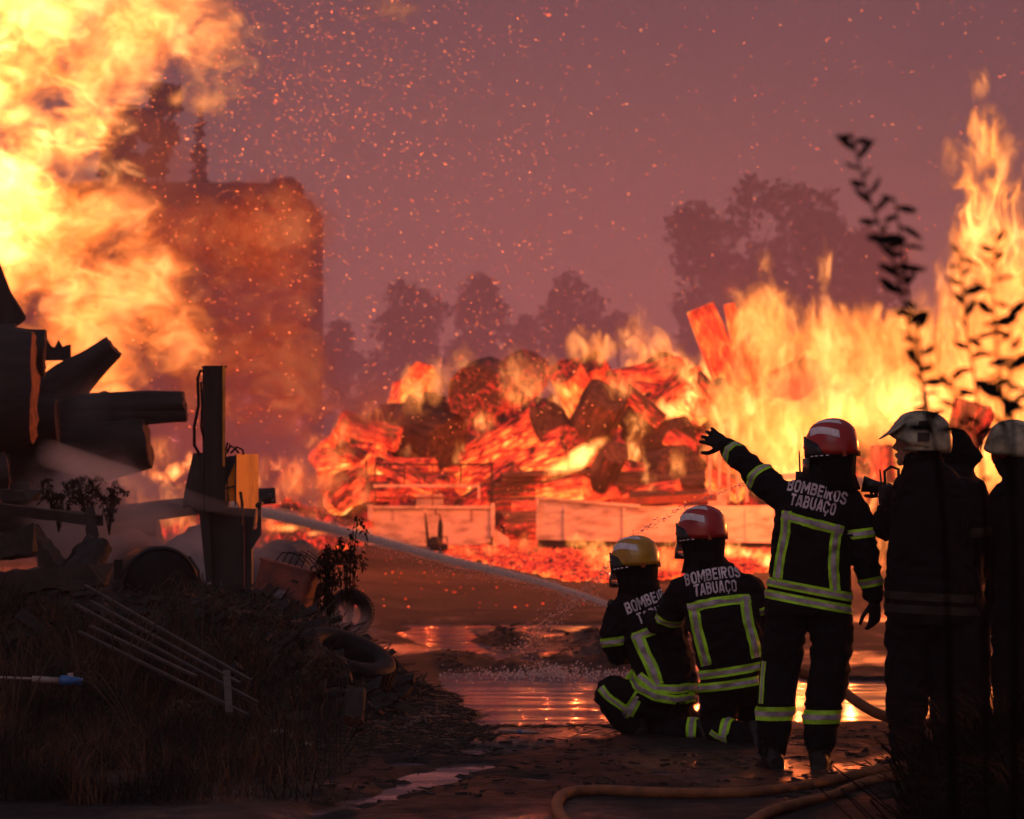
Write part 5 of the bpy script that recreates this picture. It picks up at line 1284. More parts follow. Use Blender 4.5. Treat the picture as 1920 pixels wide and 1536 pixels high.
ember_heap('ember_heap', [(1380, 800), (1500, 720), (1640, 740), (1800, 700), (1990, 690)], 1400, 2040, 1010, 86, 6, 'bank of burning rubble inside the great fire', .52, 7)
ember_heap('ember_heap', [(200, 1010), (300, 960), (420, 960), (560, 955), (640, 990)], 180, 680, 1024, 64, 5, 'low bank of red rubble beyond the mast', .5, 11)
def coals():
    r = np.random.RandomState(5); mb = MB(); T = [Vector((0, 0, 1)), Vector((.94, 0, -.33)), Vector((-.47, .82, -.33)), Vector((-.47, -.82, -.33)), Vector((.3, .3, .8)), Vector((-.5, 0, .6))]
    bm = bmesh.new(); bmesh.ops.create_icosphere(bm, subdivisions=1, radius=1); bv = [v.co.copy() for v in bm.verts]; bf = [tuple(v.index for v in f.verts) for f in bm.faces]; bm.free()
    k = 0
    while k < 3200:
        x = r.uniform(815, 1470); y = r.uniform(1008, 1098); lo = lerp_prof([(815, 1046), (900, 1056), (1000, 1078), (1060, 1092), (1160, 1096), (1300, 1092), (1470, 1070)], x); hi = lerp_prof([(815, 1020), (900, 1012), (1000, 1016), (1060, 1030), (1150, 1030), (1250, 1016), (1470, 1030)], x)
        stray = k > 3100
        if stray: x = r.uniform(560, 1300); y = r.uniform(1045, 1150)
        elif y > lo or y < hi: continue
        p = G(x, y); s = r.uniform(.02, .075) * (1.5 if r.rand() < .1 else 1) * (.2 if stray else 1); q = Matrix.Rotation(r.uniform(0, 6), 3, 'Z') @ Matrix.Rotation(r.uniform(0, 3), 3, 'X')
        p.z = hz(p.x, p.y) + s * .5 + (.10 * max(0, noise.noise(Vector((p.x * .7, p.y * .25, 3)))) if True else 0)
        mb.add([p + q @ Vector((v.x * s * 1.5, v.y * s, v.z * s * .7)) for v in bv], bf); k += 1
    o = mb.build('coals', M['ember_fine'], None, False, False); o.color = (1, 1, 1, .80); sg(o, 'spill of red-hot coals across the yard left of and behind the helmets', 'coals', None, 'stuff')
coals()

# ------------------------------------------------------------------ water jets
def water_vol(name, dens, col=(.95, .95, 1)):
    m = bpy.data.materials.new(name); nt = nodes(m); nt.nodes.remove(nt.nodes['Principled BSDF'])
    pv = nt.nodes.new('ShaderNodeVolumePrincipled'); pv.inputs['Color'].default_value = (*col, 1); pv.inputs['Density'].default_value = dens; pv.inputs['Anisotropy'].default_value = .1
    nt.links.new(pv.outputs[0], nt.nodes['Material Output'].inputs['Volume']); return m
M['jet'] = water_vol('water_jet', 17); M['jet_mist'] = water_vol('jet_mist', 1.6); M['spray'] = water_vol('water_spray', .7)
def jets():
    path = [(1148, 1136, 23.7), (1060, 1106, 24.6), (960, 1078, 25.7), (850, 1052, 27), (740, 1022, 28.4), (640, 996, 29.8), (560, 976, 30.8), (500, 962, 31.8), (440, 950, 32.6), (380, 936, 33.2)]
    mb = MB(); mb.tube(smooth([W(*p) for p in path], 5), [.016 + .0008 * k for k in range(46)], 12)
    e = empty('water_jet', W(*path[0]), 'long pale water jet crossing from the crouching firefighter to the log stack', 'water jet'); mb.build('core', M['jet'], e, True)
    P = smooth([W(*p) for p in path], 5); mb = MB(); mb.tube([p + Vector((0, rnd.gauss(0, .004), rnd.gauss(0, .006))) for p in P], [(.022 + .0013 * k) * rnd.uniform(.85, 1.2) for k in range(46)], 12, jit=.25); mb.build('mist_sleeve', M['jet_mist'], e, True)
    path = [(560, 976, 29.0), (480, 962, 29.3), (420, 952, 29.5), (350, 934, 29.7), (270, 905, 30.5), (180, 878, 31.6), (90, 850, 32.6)]
    mb = MB(); mb.tube(smooth([W(*p) for p in path], 5), [.02 + .0036 * k for k in range(31)], 12); mb.build('spray', M['spray'], e, True)
    r = random.Random(5); mb = MB(); Pj = smooth([W(*p) for p in [(1148, 1136, 23.7), (1060, 1106, 24.6), (960, 1078, 25.7), (850, 1052, 27), (740, 1022, 28.4), (640, 996, 29.8), (560, 976, 30.8), (440, 950, 32.6)]], 60)
    for i in range(0, len(Pj) - 1):
        d = (Pj[i + 1] - Pj[i]).normalized()
        for _ in range(4):
            sp = .012 + .07 * i / len(Pj); c = Pj[i] + Vector((r.gauss(0, sp), r.gauss(0, sp), r.gauss(-.01, sp))); l = r.uniform(.006, .03); w_ = r.uniform(.0015, .004); q = d.to_track_quat('Z', 'X').to_matrix()
            mb.add([c + q @ v for v in (Vector((0, 0, l)), Vector((w_, 0, 0)), Vector((0, w_, 0)), Vector((-w_, 0, 0)), Vector((0, -w_, 0)), Vector((0, 0, -l)))], [(0, 1, 2), (0, 2, 3), (0, 3, 4), (0, 4, 1), (5, 2, 1), (5, 3, 2), (5, 4, 3), (5, 1, 4)])
    sg(mb.build('droplets', M['drop'], e), kind='stuff')
    # thin arc falling from the level nozzle, breaking into drops
    e = empty('water_jet', W(1600, 905, 20.9), 'thin broken arc of water falling from the level nozzle to the puddle', 'water jet')
    mb = MB(); mb.tube(smooth([W(1636, 909, 20.82), W(1600, 902, 21.1), W(1560, 897, 21.4), W(1500, 893, 21.9), W(1430, 897, 22.7)]), [.034 - .0006 * k for k in range(29)], 10); mb.build('jet_start', M['drop_jet'], e, True)
    arc = [(1430, 897, 22.7), (1370, 915, 23.6), (1300, 945, 24.6), (1230, 978, 25.6), (1180, 1015, 26.6), (1140, 1065, 27.6), (1080, 1125, 28.6), (1020, 1175, 29.4), (980, 1215, 30.2)]
    P = smooth([W(*p) for p in arc], 40); r = random.Random(8); mb = MB()
    for i, p in enumerate(P[:-1]):
        f = i / len(P); d = (P[i + 1] - p).normalized(); sc_ = .006 + .05 * f * f
        for _ in range(2 if f < .5 else 4):
            c = p + Vector((r.gauss(0, sc_), r.gauss(0, sc_), r.gauss(0, sc_ * 1.1))); l = r.uniform(.008, .028); w_ = r.uniform(.0016, .0042) * (1 + f)
            q = d.to_track_quat('Z', 'X').to_matrix() @ Matrix.Rotation(r.uniform(-.3, .3), 3, 'X')
            mb.add([c + q @ v for v in (Vector((0, 0, l)), Vector((w_, 0, 0)), Vector((0, w_, 0)), Vector((-w_, 0, 0)), Vector((0, -w_, 0)), Vector((0, 0, -l)))], [(0, 1, 2), (0, 2, 3), (0, 3, 4), (0, 4, 1), (5, 2, 1), (5, 3, 2), (5, 4, 3), (5, 1, 4)])
    sg(mb.build('droplets', M['drop'], e), kind='stuff')
    # splash crown where it lands
    mb = MB()
    for k in range(900):
        a = r.uniform(0, 6.283); q = abs(r.gauss(0, .42)); c = SPLASH + Vector((math.cos(a) * q * 1.1, math.sin(a) * q * 1.3, WATER_Z + abs(r.gauss(0, .05)) * math.exp(-q * 1.0))); s = r.uniform(.003, .011)
        mb.add([c + Vector(v) * s for v in ((0, 0, 1.3), (1, 0, 0), (0, 1, 0), (-1, 0, 0), (0, -1, 0), (0, 0, -1))], [(0, 1, 2), (0, 2, 3), (0, 3, 4), (0, 4, 1), (5, 2, 1), (5, 3, 2), (5, 4, 3), (5, 1, 4)])
    sg(mb.build('splash', M['drop']), 'orange-lit splash of droplets where water strikes the puddle', 'splash', None, 'stuff')
dm = bpy.data.materials.new('water_drop'); nt = nodes(dm); p_ = nt.nodes['Principled BSDF']; p_.inputs['Base Color'].default_value = (.8, .62, .58, 1); p_.inputs['Roughness'].default_value = .25; p_.inputs['Transmission Weight'].default_value = .35; p_.inputs['IOR'].default_value = 1.33; M['drop'] = dm
M['drop_jet'] = water_vol('falling_water', 9)
jets()

# ------------------------------------------------------------------ smoke and spray mist
SM = {'mist': smoke_mat('spray_mist', 1.6, (.93, .86, .95), 2.6, 2.0, .05), 'dark': smoke_mat('dark_smoke', 1.1, (.45, .36, .38), 1.3, 2.8, .1), 'pale': smoke_mat('pale_smoke', 1.2, (.92, .88, .9), .45, 2.8, .1)}
SMe = {k: ico('smoke', 2, SM[k]) for k in SM}
def smoke(px, py, wp, hp, Y, kind, label, dep=1.0):
    s = Y / F; o = bpy.data.objects.new('smoke', SMe[kind]); COL.objects.link(o); o.location = W(px, py, Y); o.scale = (wp * s / 2, wp * s / 2 * dep, hp * s / 2)
    return sg(o, label, 'smoke', 'drifts of smoke and spray', 'stuff')
smoke(200, 960, 420, 300, 33, 'mist', 'mauve spray mist drifting over the foot of the log stack', .6)
smoke(150, 800, 300, 240, 35.2, 'mist', 'thin mist curling round the ends of the stacked logs', .35)
smoke(420, 1040, 340, 180, 31.6, 'mist', 'mist behind the mast and the round drum', .5)
smoke(640, 1170, 170, 110, 28.5, 'mist', 'wisp of smoke rising round the smoking tyre', .6)
smoke(990, 700, 190, 130, 81, 'pale', 'pale smoke curling over the round log end', .7)
smoke(700, 760, 200, 170, 80, 'dark', 'brown smoke rolling left of the burning logs', .8)
smoke(1530, 730, 260, 120, 73, 'dark', 'brown smoke caught in the great fire', .6)
smoke(590, 900, 180, 200, 70, 'pale', 'pale smoke over the low red fire', .7)
smoke(280, 300, 230, 280, 66, 'dark', 'dark smoke rolling behind the edge of the blaze', .7)

# ------------------------------------------------------------------ flying embers
def sparks():
    r = random.Random(2); mb = MB(); oct_f = [(0, 1, 2), (0, 2, 3), (0, 3, 4), (0, 4, 1), (5, 2, 1), (5, 3, 2), (5, 4, 3), (5, 1, 4)]
    for k in range(7500):
        u = r.random()
        if u < .34: x, y = r.gauss(560, 330), r.gauss(330, 260)
        elif u < .46: x, y = r.gauss(520, 150), r.gauss(120, 110)
        else: x, y = r.uniform(-20, 1940), r.uniform(-20, 1000)
        if y > 1080: continue
        if x > 1100 and r.random() < .45: continue
        Y = r.uniform(38, 88); c = W(x, y, Y); px = Y / F
        if c.z < .05: continue
        L = px * min(5.5, 1.0 + abs(r.gauss(0, 1.3))); w_ = px * r.uniform(.3, .8)
        if r.random() < .03: L *= 1.2; w_ *= 2.2
        a = r.gauss(-.25, .45) if r.random() < .75 else r.uniform(0, 6.28); q = Matrix.Rotation(-a, 3, 'Y') @ Matrix.Rotation(r.uniform(-.6, .6), 3, 'Z')
        mb.add([c + q @ v for v in (Vector((L, 0, 0)), Vector((0, 0, w_)), Vector((0, w_, 0)), Vector((0, 0, -w_)), Vector((0, -w_, 0)), Vector((-L, 0, 0)))], oct_f)
    for (x, y, s) in ((227, 340, 1), (291, 260, 1.4), (375, 296, 1.1), (855, 170, .8), (402, 340, 1)):
        pass
    sg(mb.build('flying_embers', M['spark'], None, False, False), 'swarm of orange embers flying on the wind in front of the smoke', 'embers', None, 'stuff')
sparks()

# ------------------------------------------------------------------ plants
def leaf_mesh(l, w_):
    mb = MB(); vs = []; n = 5
    for i in range(n + 1):
        t = i / n; ww = w_ * math.sin(math.pi * min(t * .93 + .05, 1)) ** .8; z = -.12 * l * t * t
        vs += [(t * l, -ww, z + ww * .25), (t * l, 0, z), (t * l, ww, z + ww * .25)]
    fs = []
    for i in range(n):
        for k in range(2): a = i * 3 + k; fs.append((a, a + 1, a + 4, a + 3))
    mb.add(vs, fs); me = mb.mesh('leaf', True); me.materials.append(M['leaf']); return me
LF = leaf_mesh(.046, .0085)
def sapling(stems, label, Y, base, nl, lsz=1.0, group='saplings in front of the fire'):
    e = empty('sapling', base, label, 'sapling', group); r = random.Random(int(stems[0][0][0]))
    for st in stems:
        P = [base + Vector((r.uniform(-.05, .05), r.uniform(-.05, .05), 0))] + [W(x, y, Y + r.uniform(-.15, .15)) for x, y in st]; P = smooth(P, 6); n = len(P)
        mb = MB(); mb.tube(P, [.0048 - .0030 * i / n for i in range(n)], 7); mb.build('stem', M['stem'], e, True)
        tot = int(nl * len(st) / 6)
        for k in range(tot):
            f = .28 + .72 * (k + .5) / tot if len(st) > 3 else .4 + .6 * k / tot; i = min(int(f * (n - 1)), n - 2); p = P[i].lerp(P[i + 1], f * (n - 1) - i); d = (P[i + 1] - P[i]).normalized()
            side = (1 if k % 2 else -1); az = Vector((side * r.uniform(.6, 1), r.uniform(-.7, .7), r.uniform(-.5, .9)))
            q = (az.normalized() + d * .15).to_track_quat('X', 'Z')
            o = bpy.data.objects.new('leaf', LF); COL.objects.link(o); s = lsz * r.uniform(.6, 1.15)
            o.location = p - base; o.rotation_mode = 'QUATERNION'; o.rotation_quaternion = q @ Quaternion((1, 0, 0), r.uniform(.5, 2.6)); o.scale = (s, s * r.uniform(.8, 1.2), s); o.parent = e
Ys = 8.0
sapling([[(1775, 1100), (1760, 900), (1742, 770), (1715, 660), (1692, 560), (1672, 480), (1640, 400), (1614, 320), (1598, 250)], [(1770, 1000), (1735, 780), (1722, 640), (1700, 540), (1690, 450), (1676, 370)]], 'tallest dark sapling, its leafy tip standing clear against the smoke', Ys, Vector((W(1800, 0, Ys).x, Ys, .1)), 21, 1.12)
sapling([[(1850, 1100), (1842, 900), (1832, 740), (1815, 640), (1806, 540), (1798, 470)], [(1846, 960), (1800, 800), (1784, 700)]], 'middle dark sapling before the brightest flames', Ys + .2, Vector((W(1850, 0, Ys).x, Ys + .2, .1)), 21, 1.1)
sapling([[(1905, 1100), (1892, 900), (1880, 740), (1868, 640), (1862, 540), (1868, 450)], [(1900, 900), (1890, 760), (1896, 660), (1890, 590)]], 'dark sapling nearest the right edge', Ys - .2, Vector((W(1915, 0, Ys).x, Ys - .2, .1)), 22, 1.15)

def weed(base, h, lean, label, n=7, droop=.5, m='dry', group='dry weeds', leaves=True, seed=0, name='weed', spread=.25):
    r = random.Random(seed); e = empty(name, base, label, 'weed', group)
    for k in range(n):
        a = r.uniform(0, 6.28); sp = spread * r.uniform(.2, 1); hh = h * r.uniform(.6, 1)
        P = [base + Vector((0, 0, -.03)), base + Vector((lean * .3 + sp * .4 * math.cos(a) * h, sp * .4 * math.sin(a) * h, hh * .5)), base + Vector((lean + sp * math.cos(a) * h, sp * math.sin(a) * h, hh)), base + Vector((lean * 1.4 + sp * (1 + droop) * math.cos(a) * h, sp * math.sin(a) * h, hh * (1 - .12 * droop)))]
        P = smooth(P, 5); mb = MB(); mb.tube(P, [.006 - .0045 * i / len(P) for i in range(len(P))], 5); mb.build('stem', M[m], e)
        if leaves:
            mb = MB()
            for i in range(4, len(P)):
                for _ in range(5):
                    p = P[i] + Vector((r.gauss(0, .012), r.gauss(0, .012), r.gauss(0, .012))); d = Vector((r.gauss(0, 1), r.gauss(0, 1), r.gauss(-.6, .7))).normalized(); u = d.orthogonal().normalized(); l = r.uniform(.015, .05); w_ = l * .28
                    mb.add([p, p + d * l * .5 + u * w_, p + d * l + Vector((0, 0, -l * .3)), p + d * l * .5 - u * w_], [(0, 1, 2, 3)])
            sg(mb.build('foliage', M['leaf' if m == 'stem' else m], e, fix=False), kind='stuff')
    return e
def put(px, py, Y): p = W(px, py, Y); p.z = hz(p.x, p.y); return p
weed(put(618, 1150, 27), .62, 0, 'dark drooping weed standing right of the red box', 9, .8, 'stem', seed=1, spread=.10)
weed(put(655, 1150, 29), 1.0, 0, 'tall thin weed with a ragged head beside the trailer', 9, .9, 'stem', seed=3, spread=.16)
weed(put(600, 1150, 27.6), .45, -.05, 'small bent weed behind the red box', 6, 1, 'stem', seed=4, spread=.3)
for k, (x, Y, h, ln, lab) in enumerate(((60, 21.5, .62, .02, 'dry weed at the left edge before the blackened baulk'), (150, 22, .75, -.12, 'tall dry stalks leaning left before the charred timbers'), (225, 22, .8, .22, 'long dry stalks leaning right across the gate'), (380, 23, .8, .02, 'dry stalks before the foot of the mast'),
        (450, 24, .58, .03, 'bushy dry weed below the mast'), (490, 24, .55, .22, 'dry stalks bending down right below the red box'), (560, 23.4, .4, .15, 'short dry weed before the tyres'), (255, 21, .5, -.2, 'bent dry weed in front of the gate'), (20, 20.6, .8, .05, 'dry weed cut by the left edge'), (330, 21.4, .35, .05, 'small dry weed under the gate'))):
    weed(put(x, 0, Y), h, ln, lab, 6, .7, 'dry', seed=30 + k, spread=.35, leaves=k in (4, 6, 9))
for k, (x, y, lab) in enumerate(((110, 930, 'small green weed on the smoking log stack, left of three'), (165, 925, 'small green weed on the log stack, middle of three'), (205, 935, 'small green weed on the log stack, right of three'))):
    p = W(x, y, 32.6); weed(p - Vector((0, 0, .28)), .42, .0, lab, 8, .7, 'stem', seed=60 + k, spread=.35, group='green weeds on the logs')

def scatter_quads(name, gen, n, mats, label, cat):
    v = np.zeros((n * 4, 3)); 
    for k in range(n): v[4 * k:4 * k + 4] = gen(k)
    me = bpy.data.meshes.new(name); me.vertices.add(n * 4); me.vertices.foreach_set('co', v.reshape(-1)); me.loops.add(n * 4); me.polygons.add(n)
    me.loops.foreach_set('vertex_index', np.arange(n * 4)); me.polygons.foreach_set('loop_start', np.arange(0, n * 4, 4)); me.update(); return sg(link(name, me, None, mats), label, cat, None, 'stuff')
def grass(name, x0f, Yr, n, hr, label, m, dens=None, seed=1, lean=.35, wr=(.0015, .004)):
    r = np.random.RandomState(seed); Y = r.uniform(*Yr, n * 3); px = x0f(r, n * 3); x = (px - 960) / F * Y
    keep = fbm(x, Y, 2.0, 3, 7 + seed) > (-.05 if dens is None else dens); x, Y = x[keep][:n], Y[keep][:n]; n = len(x); z = height(x, Y)
    h = r.uniform(*hr, n) * (1 + .8 * fbm(x, Y, 3.0, 2, 17)); a = r.uniform(0, 6.283, n); l = np.abs(r.normal(0, lean, n)) * h; dx, dy = np.cos(a) * l, np.sin(a) * l; w_ = r.uniform(*wr, n); b = r.uniform(0, 3.14, n); ux, uy = np.cos(b) * w_, np.sin(b) * w_
    o = np.zeros(n)
    V = np.stack([np.stack([x - ux, Y - uy, z - .02], -1), np.stack([x + ux, Y + uy, z - .02], -1), np.stack([x + dx * .45 + ux * .8, Y + dy * .45 + uy * .8, z + h * .6], -1), np.stack([x + dx * .45 - ux * .8, Y + dy * .45 - uy * .8, z + h * .6], -1),
                  np.stack([x + dx * 1.2, Y + dy * 1.2, z + h * .95 - l * .15], -1)], 1)
    me = bpy.data.meshes.new(name); me.vertices.add(n * 5); me.vertices.foreach_set('co', V.reshape(-1)); base = np.arange(n)[:, None] * 5
    me.loops.add(n * 7); me.polygons.add(n * 2); li = np.concatenate([base + np.array([0, 1, 2, 3]), base + np.array([3, 2, 4])], 1).reshape(-1); me.loops.foreach_set('vertex_index', li)
    me.polygons.foreach_set('loop_start', np.stack([np.arange(n) * 7, np.arange(n) * 7 + 4], -1).reshape(-1)); me.update(); return sg(link(name, me, None, M[m]), label, 'grass', None, 'stuff')
grass('dry_grass', lambda r, n: 760 * r.beta(1, 2.4, n) - 70, (18.4, 24.4), 17000, (.06, .34), 'dry brown grass tangled over the lower left corner', 'grass', -.1, 1, .8)
grass('dry_grass', lambda r, n: r.uniform(300, 640, n), (22.5, 26.5), 5000, (.05, .2), 'dry grass tufts among the rubble before the tyres', 'grass', .05, 3)
grass('undergrowth', lambda r, n: 2000 - 300 * r.beta(1, 1.6, n), (14.5, 19.2), 9000, (.06, .4), 'black undergrowth filling the lower right corner', 'leaf', -.2, 5, .9, (.003, .009))
def scrap():
    r = random.Random(9); mb = MB()
    for k in range(620):
        px, Y = r.uniform(-40, 800) if k > 250 else r.uniform(380, 780), r.uniform(22.3, 27.2); x = (px - 960) / F * Y; z = hz(x, Y)
        if z < .08: continue
        a = r.uniform(0, 6.28); up = r.gauss(.1, .4); d = Vector((math.cos(a), math.sin(a), up)).normalized(); l = r.uniform(.04, .17) * (1.8 if r.random() < .15 else 1); c = Vector((x, Y, z + .01)); w_, h_ = r.uniform(.012, .06), r.uniform(.006, .035)
        n_ = 3; u = d.orthogonal().normalized(); v = d.cross(u); vs = []
        for i in range(n_ + 1):
            q = c + d * l * (2 * i / n_ - 1); e1, e2 = w_ * r.uniform(.6, 1.1), h_ * r.uniform(.6, 1.2); j = d * r.uniform(-.03, .03) * (i in (0, n_))
            vs += [q + u * e1 + v * e2 + j, q - u * e1 + v * e2, q - u * e1 - v * e2 - j, q + u * e1 - v * e2]
        mb.add(vs, [(i * 4 + m, i * 4 + (m + 1) % 4, (i + 1) * 4 + (m + 1) % 4, (i + 1) * 4 + m) for i in range(n_) for m in range(4)] + [(0, 1, 2, 3), (n_ * 4 + 3, n_ * 4 + 2, n_ * 4 + 1, n_ * 4)])
    sg(mb.build('scrap_rubble', M['char']), 'black tangle of charred boards and scrap heaped over the rubble bank', 'rubble', None, 'stuff')
scrap()
def twigs():
    r = random.Random(4); mb = MB(); n = 0; cand = []
    for _ in range(16000):
        u = r.random()
        if u < .55: px, Y = r.uniform(380, 930), r.uniform(21.6, 27.5)
        elif u < .7: px, Y = r.uniform(-20, 500), r.uniform(20.5, 27)
        elif u < .9: px, Y = r.uniform(820, 1330), r.choice((r.gauss(24.05, .12), r.uniform(31, 38)))
        else: px, Y = r.uniform(560, 1700), r.uniform(18.5, 23.8)
        cand.append((px, Y))
    cp = np.array(cand); cz = height((cp[:, 0] - 960) / F * cp[:, 1], cp[:, 1])
    for (px, Y), z in zip(cand, cz):
        x = (px - 960) / F * Y
        if n >= 8000: break
        if z < WATER_Z + .004: continue
        z = float(z); mound = min(max((z - .03) / .17, 0), 1)
        if mound < .1 and px < 1500 and r.random() < .3: continue
        big = mound > .1 and r.random() < .25
        l = r.uniform(.03, .13) * (1 + 1.2 * mound) ; w_ = r.uniform(.002, .006) * (1.8 if big else 1); a = r.uniform(0, 6.283); up = r.gauss(.05, .12) + mound * abs(r.gauss(0, .4))
        c = Vector((x, Y, z + .004 + mound * r.uniform(0, .05))); d = Vector((math.cos(a), math.sin(a), up)).normalized()
        if r.random() < .35: l *= .45; w_ *= 3.2
        mb.bar(c - d * l * .4, c + d * l, w_, w_ * .8); n += 1
    sg(mb.build('debris_twigs', M['char'], None, False, False), 'litter of burnt twigs and bark over the rubble bank and the mud', 'twigs', None, 'stuff')
twigs()

# ------------------------------------------------------------------ flames
def prof_fire(e, prof, x0, x1, base, n, wr, Yr, lo, hi, col=(1, .26, .045), kind='flame', frac=(.35, .8), dep=1.0, tilt=12, expo=1.0):
    for i in range(n):
        x = rnd.uniform(x0, x1); t = lerp_prof(prof, x); h = base - t
        hp = rnd.uniform(*frac) * h; u = rnd.random()
        py = t + hp / 2 + (h - hp) * u * .95
        flame(e, x, py, rnd.uniform(*wr), hp, rnd.uniform(*Yr), lo + (hi - lo) * ((py - t) / h) ** expo, col, rnd.uniform(-tilt, tilt), dep, kind)
def fires():
    # ---- great fire, right
    e = empty('fire', W(1600, 930, 78), 'towering white-yellow fire on the right behind the standing firefighters', 'fire')
    prof = [(1150, 740), (1200, 620), (1240, 600), (1290, 660), (1340, 600), (1395, 500), (1430, 465), (1460, 560), (1500, 650), (1530, 520), (1550, 455), (1600, 525), (1650, 500), (1700, 560), (1740, 500), (1770, 400), (1800, 360), (1960, 380)]
    prof_fire(e, prof, 1390, 1960, 930, 80, (80, 150), (74, 84), 4, 11.5)
    for i in range(26): flame(e, rnd.uniform(1400, 1960), rnd.uniform(620, 900), rnd.uniform(150, 220), rnd.uniform(130, 220), rnd.uniform(78, 84), rnd.uniform(4, 8), (1, .27, .04))
    for i in range(30): flame(e, rnd.uniform(1380, 1960), rnd.uniform(720, 900), rnd.uniform(110, 190), rnd.uniform(130, 230), rnd.uniform(73, 78), rnd.uniform(6, 12), (1, .29, .045))
    prof_fire(e, prof, 1180, 1400, 800, 24, (60, 120), (84, 90), 4, 16)
    for (x, y, w, h, s) in ((1790, 300, 60, 190, 5), (1835, 300, 90, 230, 7), (1880, 330, 90, 210, 7), (1840, 420, 120, 260, 11), (1900, 440, 110, 260, 10), (1815, 380, 80, 200, 8), (1940, 330, 70, 200, 5),
                            (1822, 250, 46, 110, 6), (1865, 250, 60, 120, 6), (1836, 158, 46, 78, 6), (1826, 140, 24, 60, 4), (1434, 510, 42, 120, 6), (1546, 500, 36, 110, 7)):
        flame(e, x, y, w * 1.15, h * 1.1, 78, s, tilt=rnd.uniform(-8, 8))
    lamp(e, W(1560, 700, 70), 14000, (1, .34, .09)); lamp(e, W(1830, 560, 71), 14000, (1, .38, .10))
    lamp(e, W(3700, 500, 42), 46000, (1, .46, .09))  # unseen lamps past the right edge, added to light the splitter's orange panel
    lamp(e, W(1500, 790, 99), 88000, (1, .40, .42), 16, 1, 9)  # lamps set behind the flames, added to brighten the smoke bank
    # ---- great fire, upper left
    e = empty('fire', W(-100, 900, 58), 'huge orange and yellow blaze billowing across the upper left', 'fire')
    for i in range(64):
        y = rnd.uniform(-60, 470); xm = lerp_prof([(-80, 400), (60, 350), (130, 250), (200, 215), (300, 200), (380, 150), (480, 60)], y)
        x = rnd.uniform(-120, xm - 20); s = 5 + 9 * (1 - max(0, x) / 420) 
        flame(e, x, y, rnd.uniform(110, 200), rnd.uniform(110, 200), rnd.uniform(54, 64), s * .66, (1, .24, .036), rnd.uniform(-30, 30), 1, 'flame_cloud')
    for i in range(30):
        y = rnd.uniform(-40, 480); xm = lerp_prof([(-80, 430), (60, 400), (130, 300), (200, 230), (300, 190), (380, 170), (480, 150)], y); x = rnd.uniform(-100, xm - 40)
        flame(e, x, y, rnd.uniform(170, 260), rnd.uniform(150, 230), rnd.uniform(60, 68), rnd.uniform(1.3, 2.8), (1, .21, .025), rnd.uniform(-30, 30), 1, 'flame_cloud')
    for (x, y, w, h, s, t) in ((440, 90, 200, 170, 2.2, 0), (400, 190, 190, 130, 1.8, 0), (330, 60, 240, 120, 4.5, 10), (400, 130, 170, 130, 3.2, 0), (430, 50, 120, 110, 2, 0), (300, 20, 200, 90, 4, 0), (380, 190, 160, 70, 2.2, 0), (250, 170, 160, 80, 7, -20),
                               (340, 190, 70, 60, 3, 0), (220, 230, 110, 60, 5, 0), (190, 320, 120, 70, 3, 10), (245, 320, 80, 50, 3, 20), (720, 20, 190, 60, .9, 0), (60, 390, 200, 120, 6, 0), (200, 400, 160, 60, 1.6, 0)):
        flame(e, x, y, w, h, 57, s, (1, .30, .07), t, 1, 'flame_cloud')
    for i in range(30):                                        # glowing puffs standing in for orange fire-lit smoke under it
        x = rnd.uniform(-60, 340); y = rnd.uniform(400, 790 - x * .25)
        flame(e, x, y, rnd.uniform(150, 260), rnd.uniform(130, 220), rnd.uniform(58, 72), rnd.uniform(1.8, 4.4) * (1.3 - x / 540), (1, .19, .018), 0, 1, 'flame_cloud')
    for i in range(12): flame(e, rnd.uniform(330, 560), rnd.uniform(420, 800), rnd.uniform(200, 300), rnd.uniform(180, 260), rnd.uniform(66, 90), rnd.uniform(.35, .6), (1, .07, .025), 0, 1, 'flame_cloud')  # faint red glow puffs added in front to redden the building
    lamp(e, W(-60, 420, 52), 9000, (1, .36, .09)); lamp(e, W(200, 760, 60), 4500, (1, .25, .05)); lamp(e, W(600, 790, 99), 70000, (1, .40, .42), 14, 1, 8)  # last group added behind the flames to brighten the smoke bank
    # ---- fire among the logs, middle
    e = empty('fire', W(1050, 900, 84), 'orange flames licking up between the glowing logs in the middle', 'fire')
    for (x, y, w, h, s, t) in ((780, 735, 70, 110, 4, 0), (815, 715, 70, 90, 3, 0), (770, 705, 24, 70, 6, 0), (870, 680, 60, 70, 2.5, 0), (965, 700, 60, 110, 4, 10), (990, 730, 56, 90, 9, 25), (1010, 700, 80, 90, 4, 20),
                               (960, 745, 50, 40, 9, 40), (1045, 735, 40, 110, 8, -8), (1065, 760, 40, 70, 8, 0), (905, 790, 60, 40, 8, 0), (1095, 645, 80, 70, 4, 0), (1120, 655, 70, 60, 5, 0), (1180, 640, 60, 90, 6, 0), (1200, 615, 46, 90, 4, 0),
                               (1225, 650, 80, 80, 5, 0), (1290, 735, 60, 110, 22, 0), (1295, 760, 70, 60, 18, 0), (1260, 690, 80, 60, 7, 0), (1250, 770, 80, 50, 14, 0), (1330, 780, 90, 60, 9, 0), (1200, 790, 60, 60, 5, 0),
                               (1070, 870, 120, 34, 14, -24), (1100, 845, 90, 30, 12, -28), (1190, 850, 50, 120, 14, 12), (1185, 890, 46, 90, 14, 0), (1215, 900, 30, 90, 8, -14), (860, 850, 24, 60, 9, 8), (820, 900, 110, 40, 9, 0),
                               (1270, 870, 40, 70, 9, 0), (1305, 900, 60, 90, 9, 0), (1320, 870, 60, 90, 8, 0), (1340, 830, 60, 110, 8, 0), (770, 905, 90, 34, 6, 0), (1175, 925, 40, 30, 10, 0), (1160, 720, 60, 60, 8, 0)):
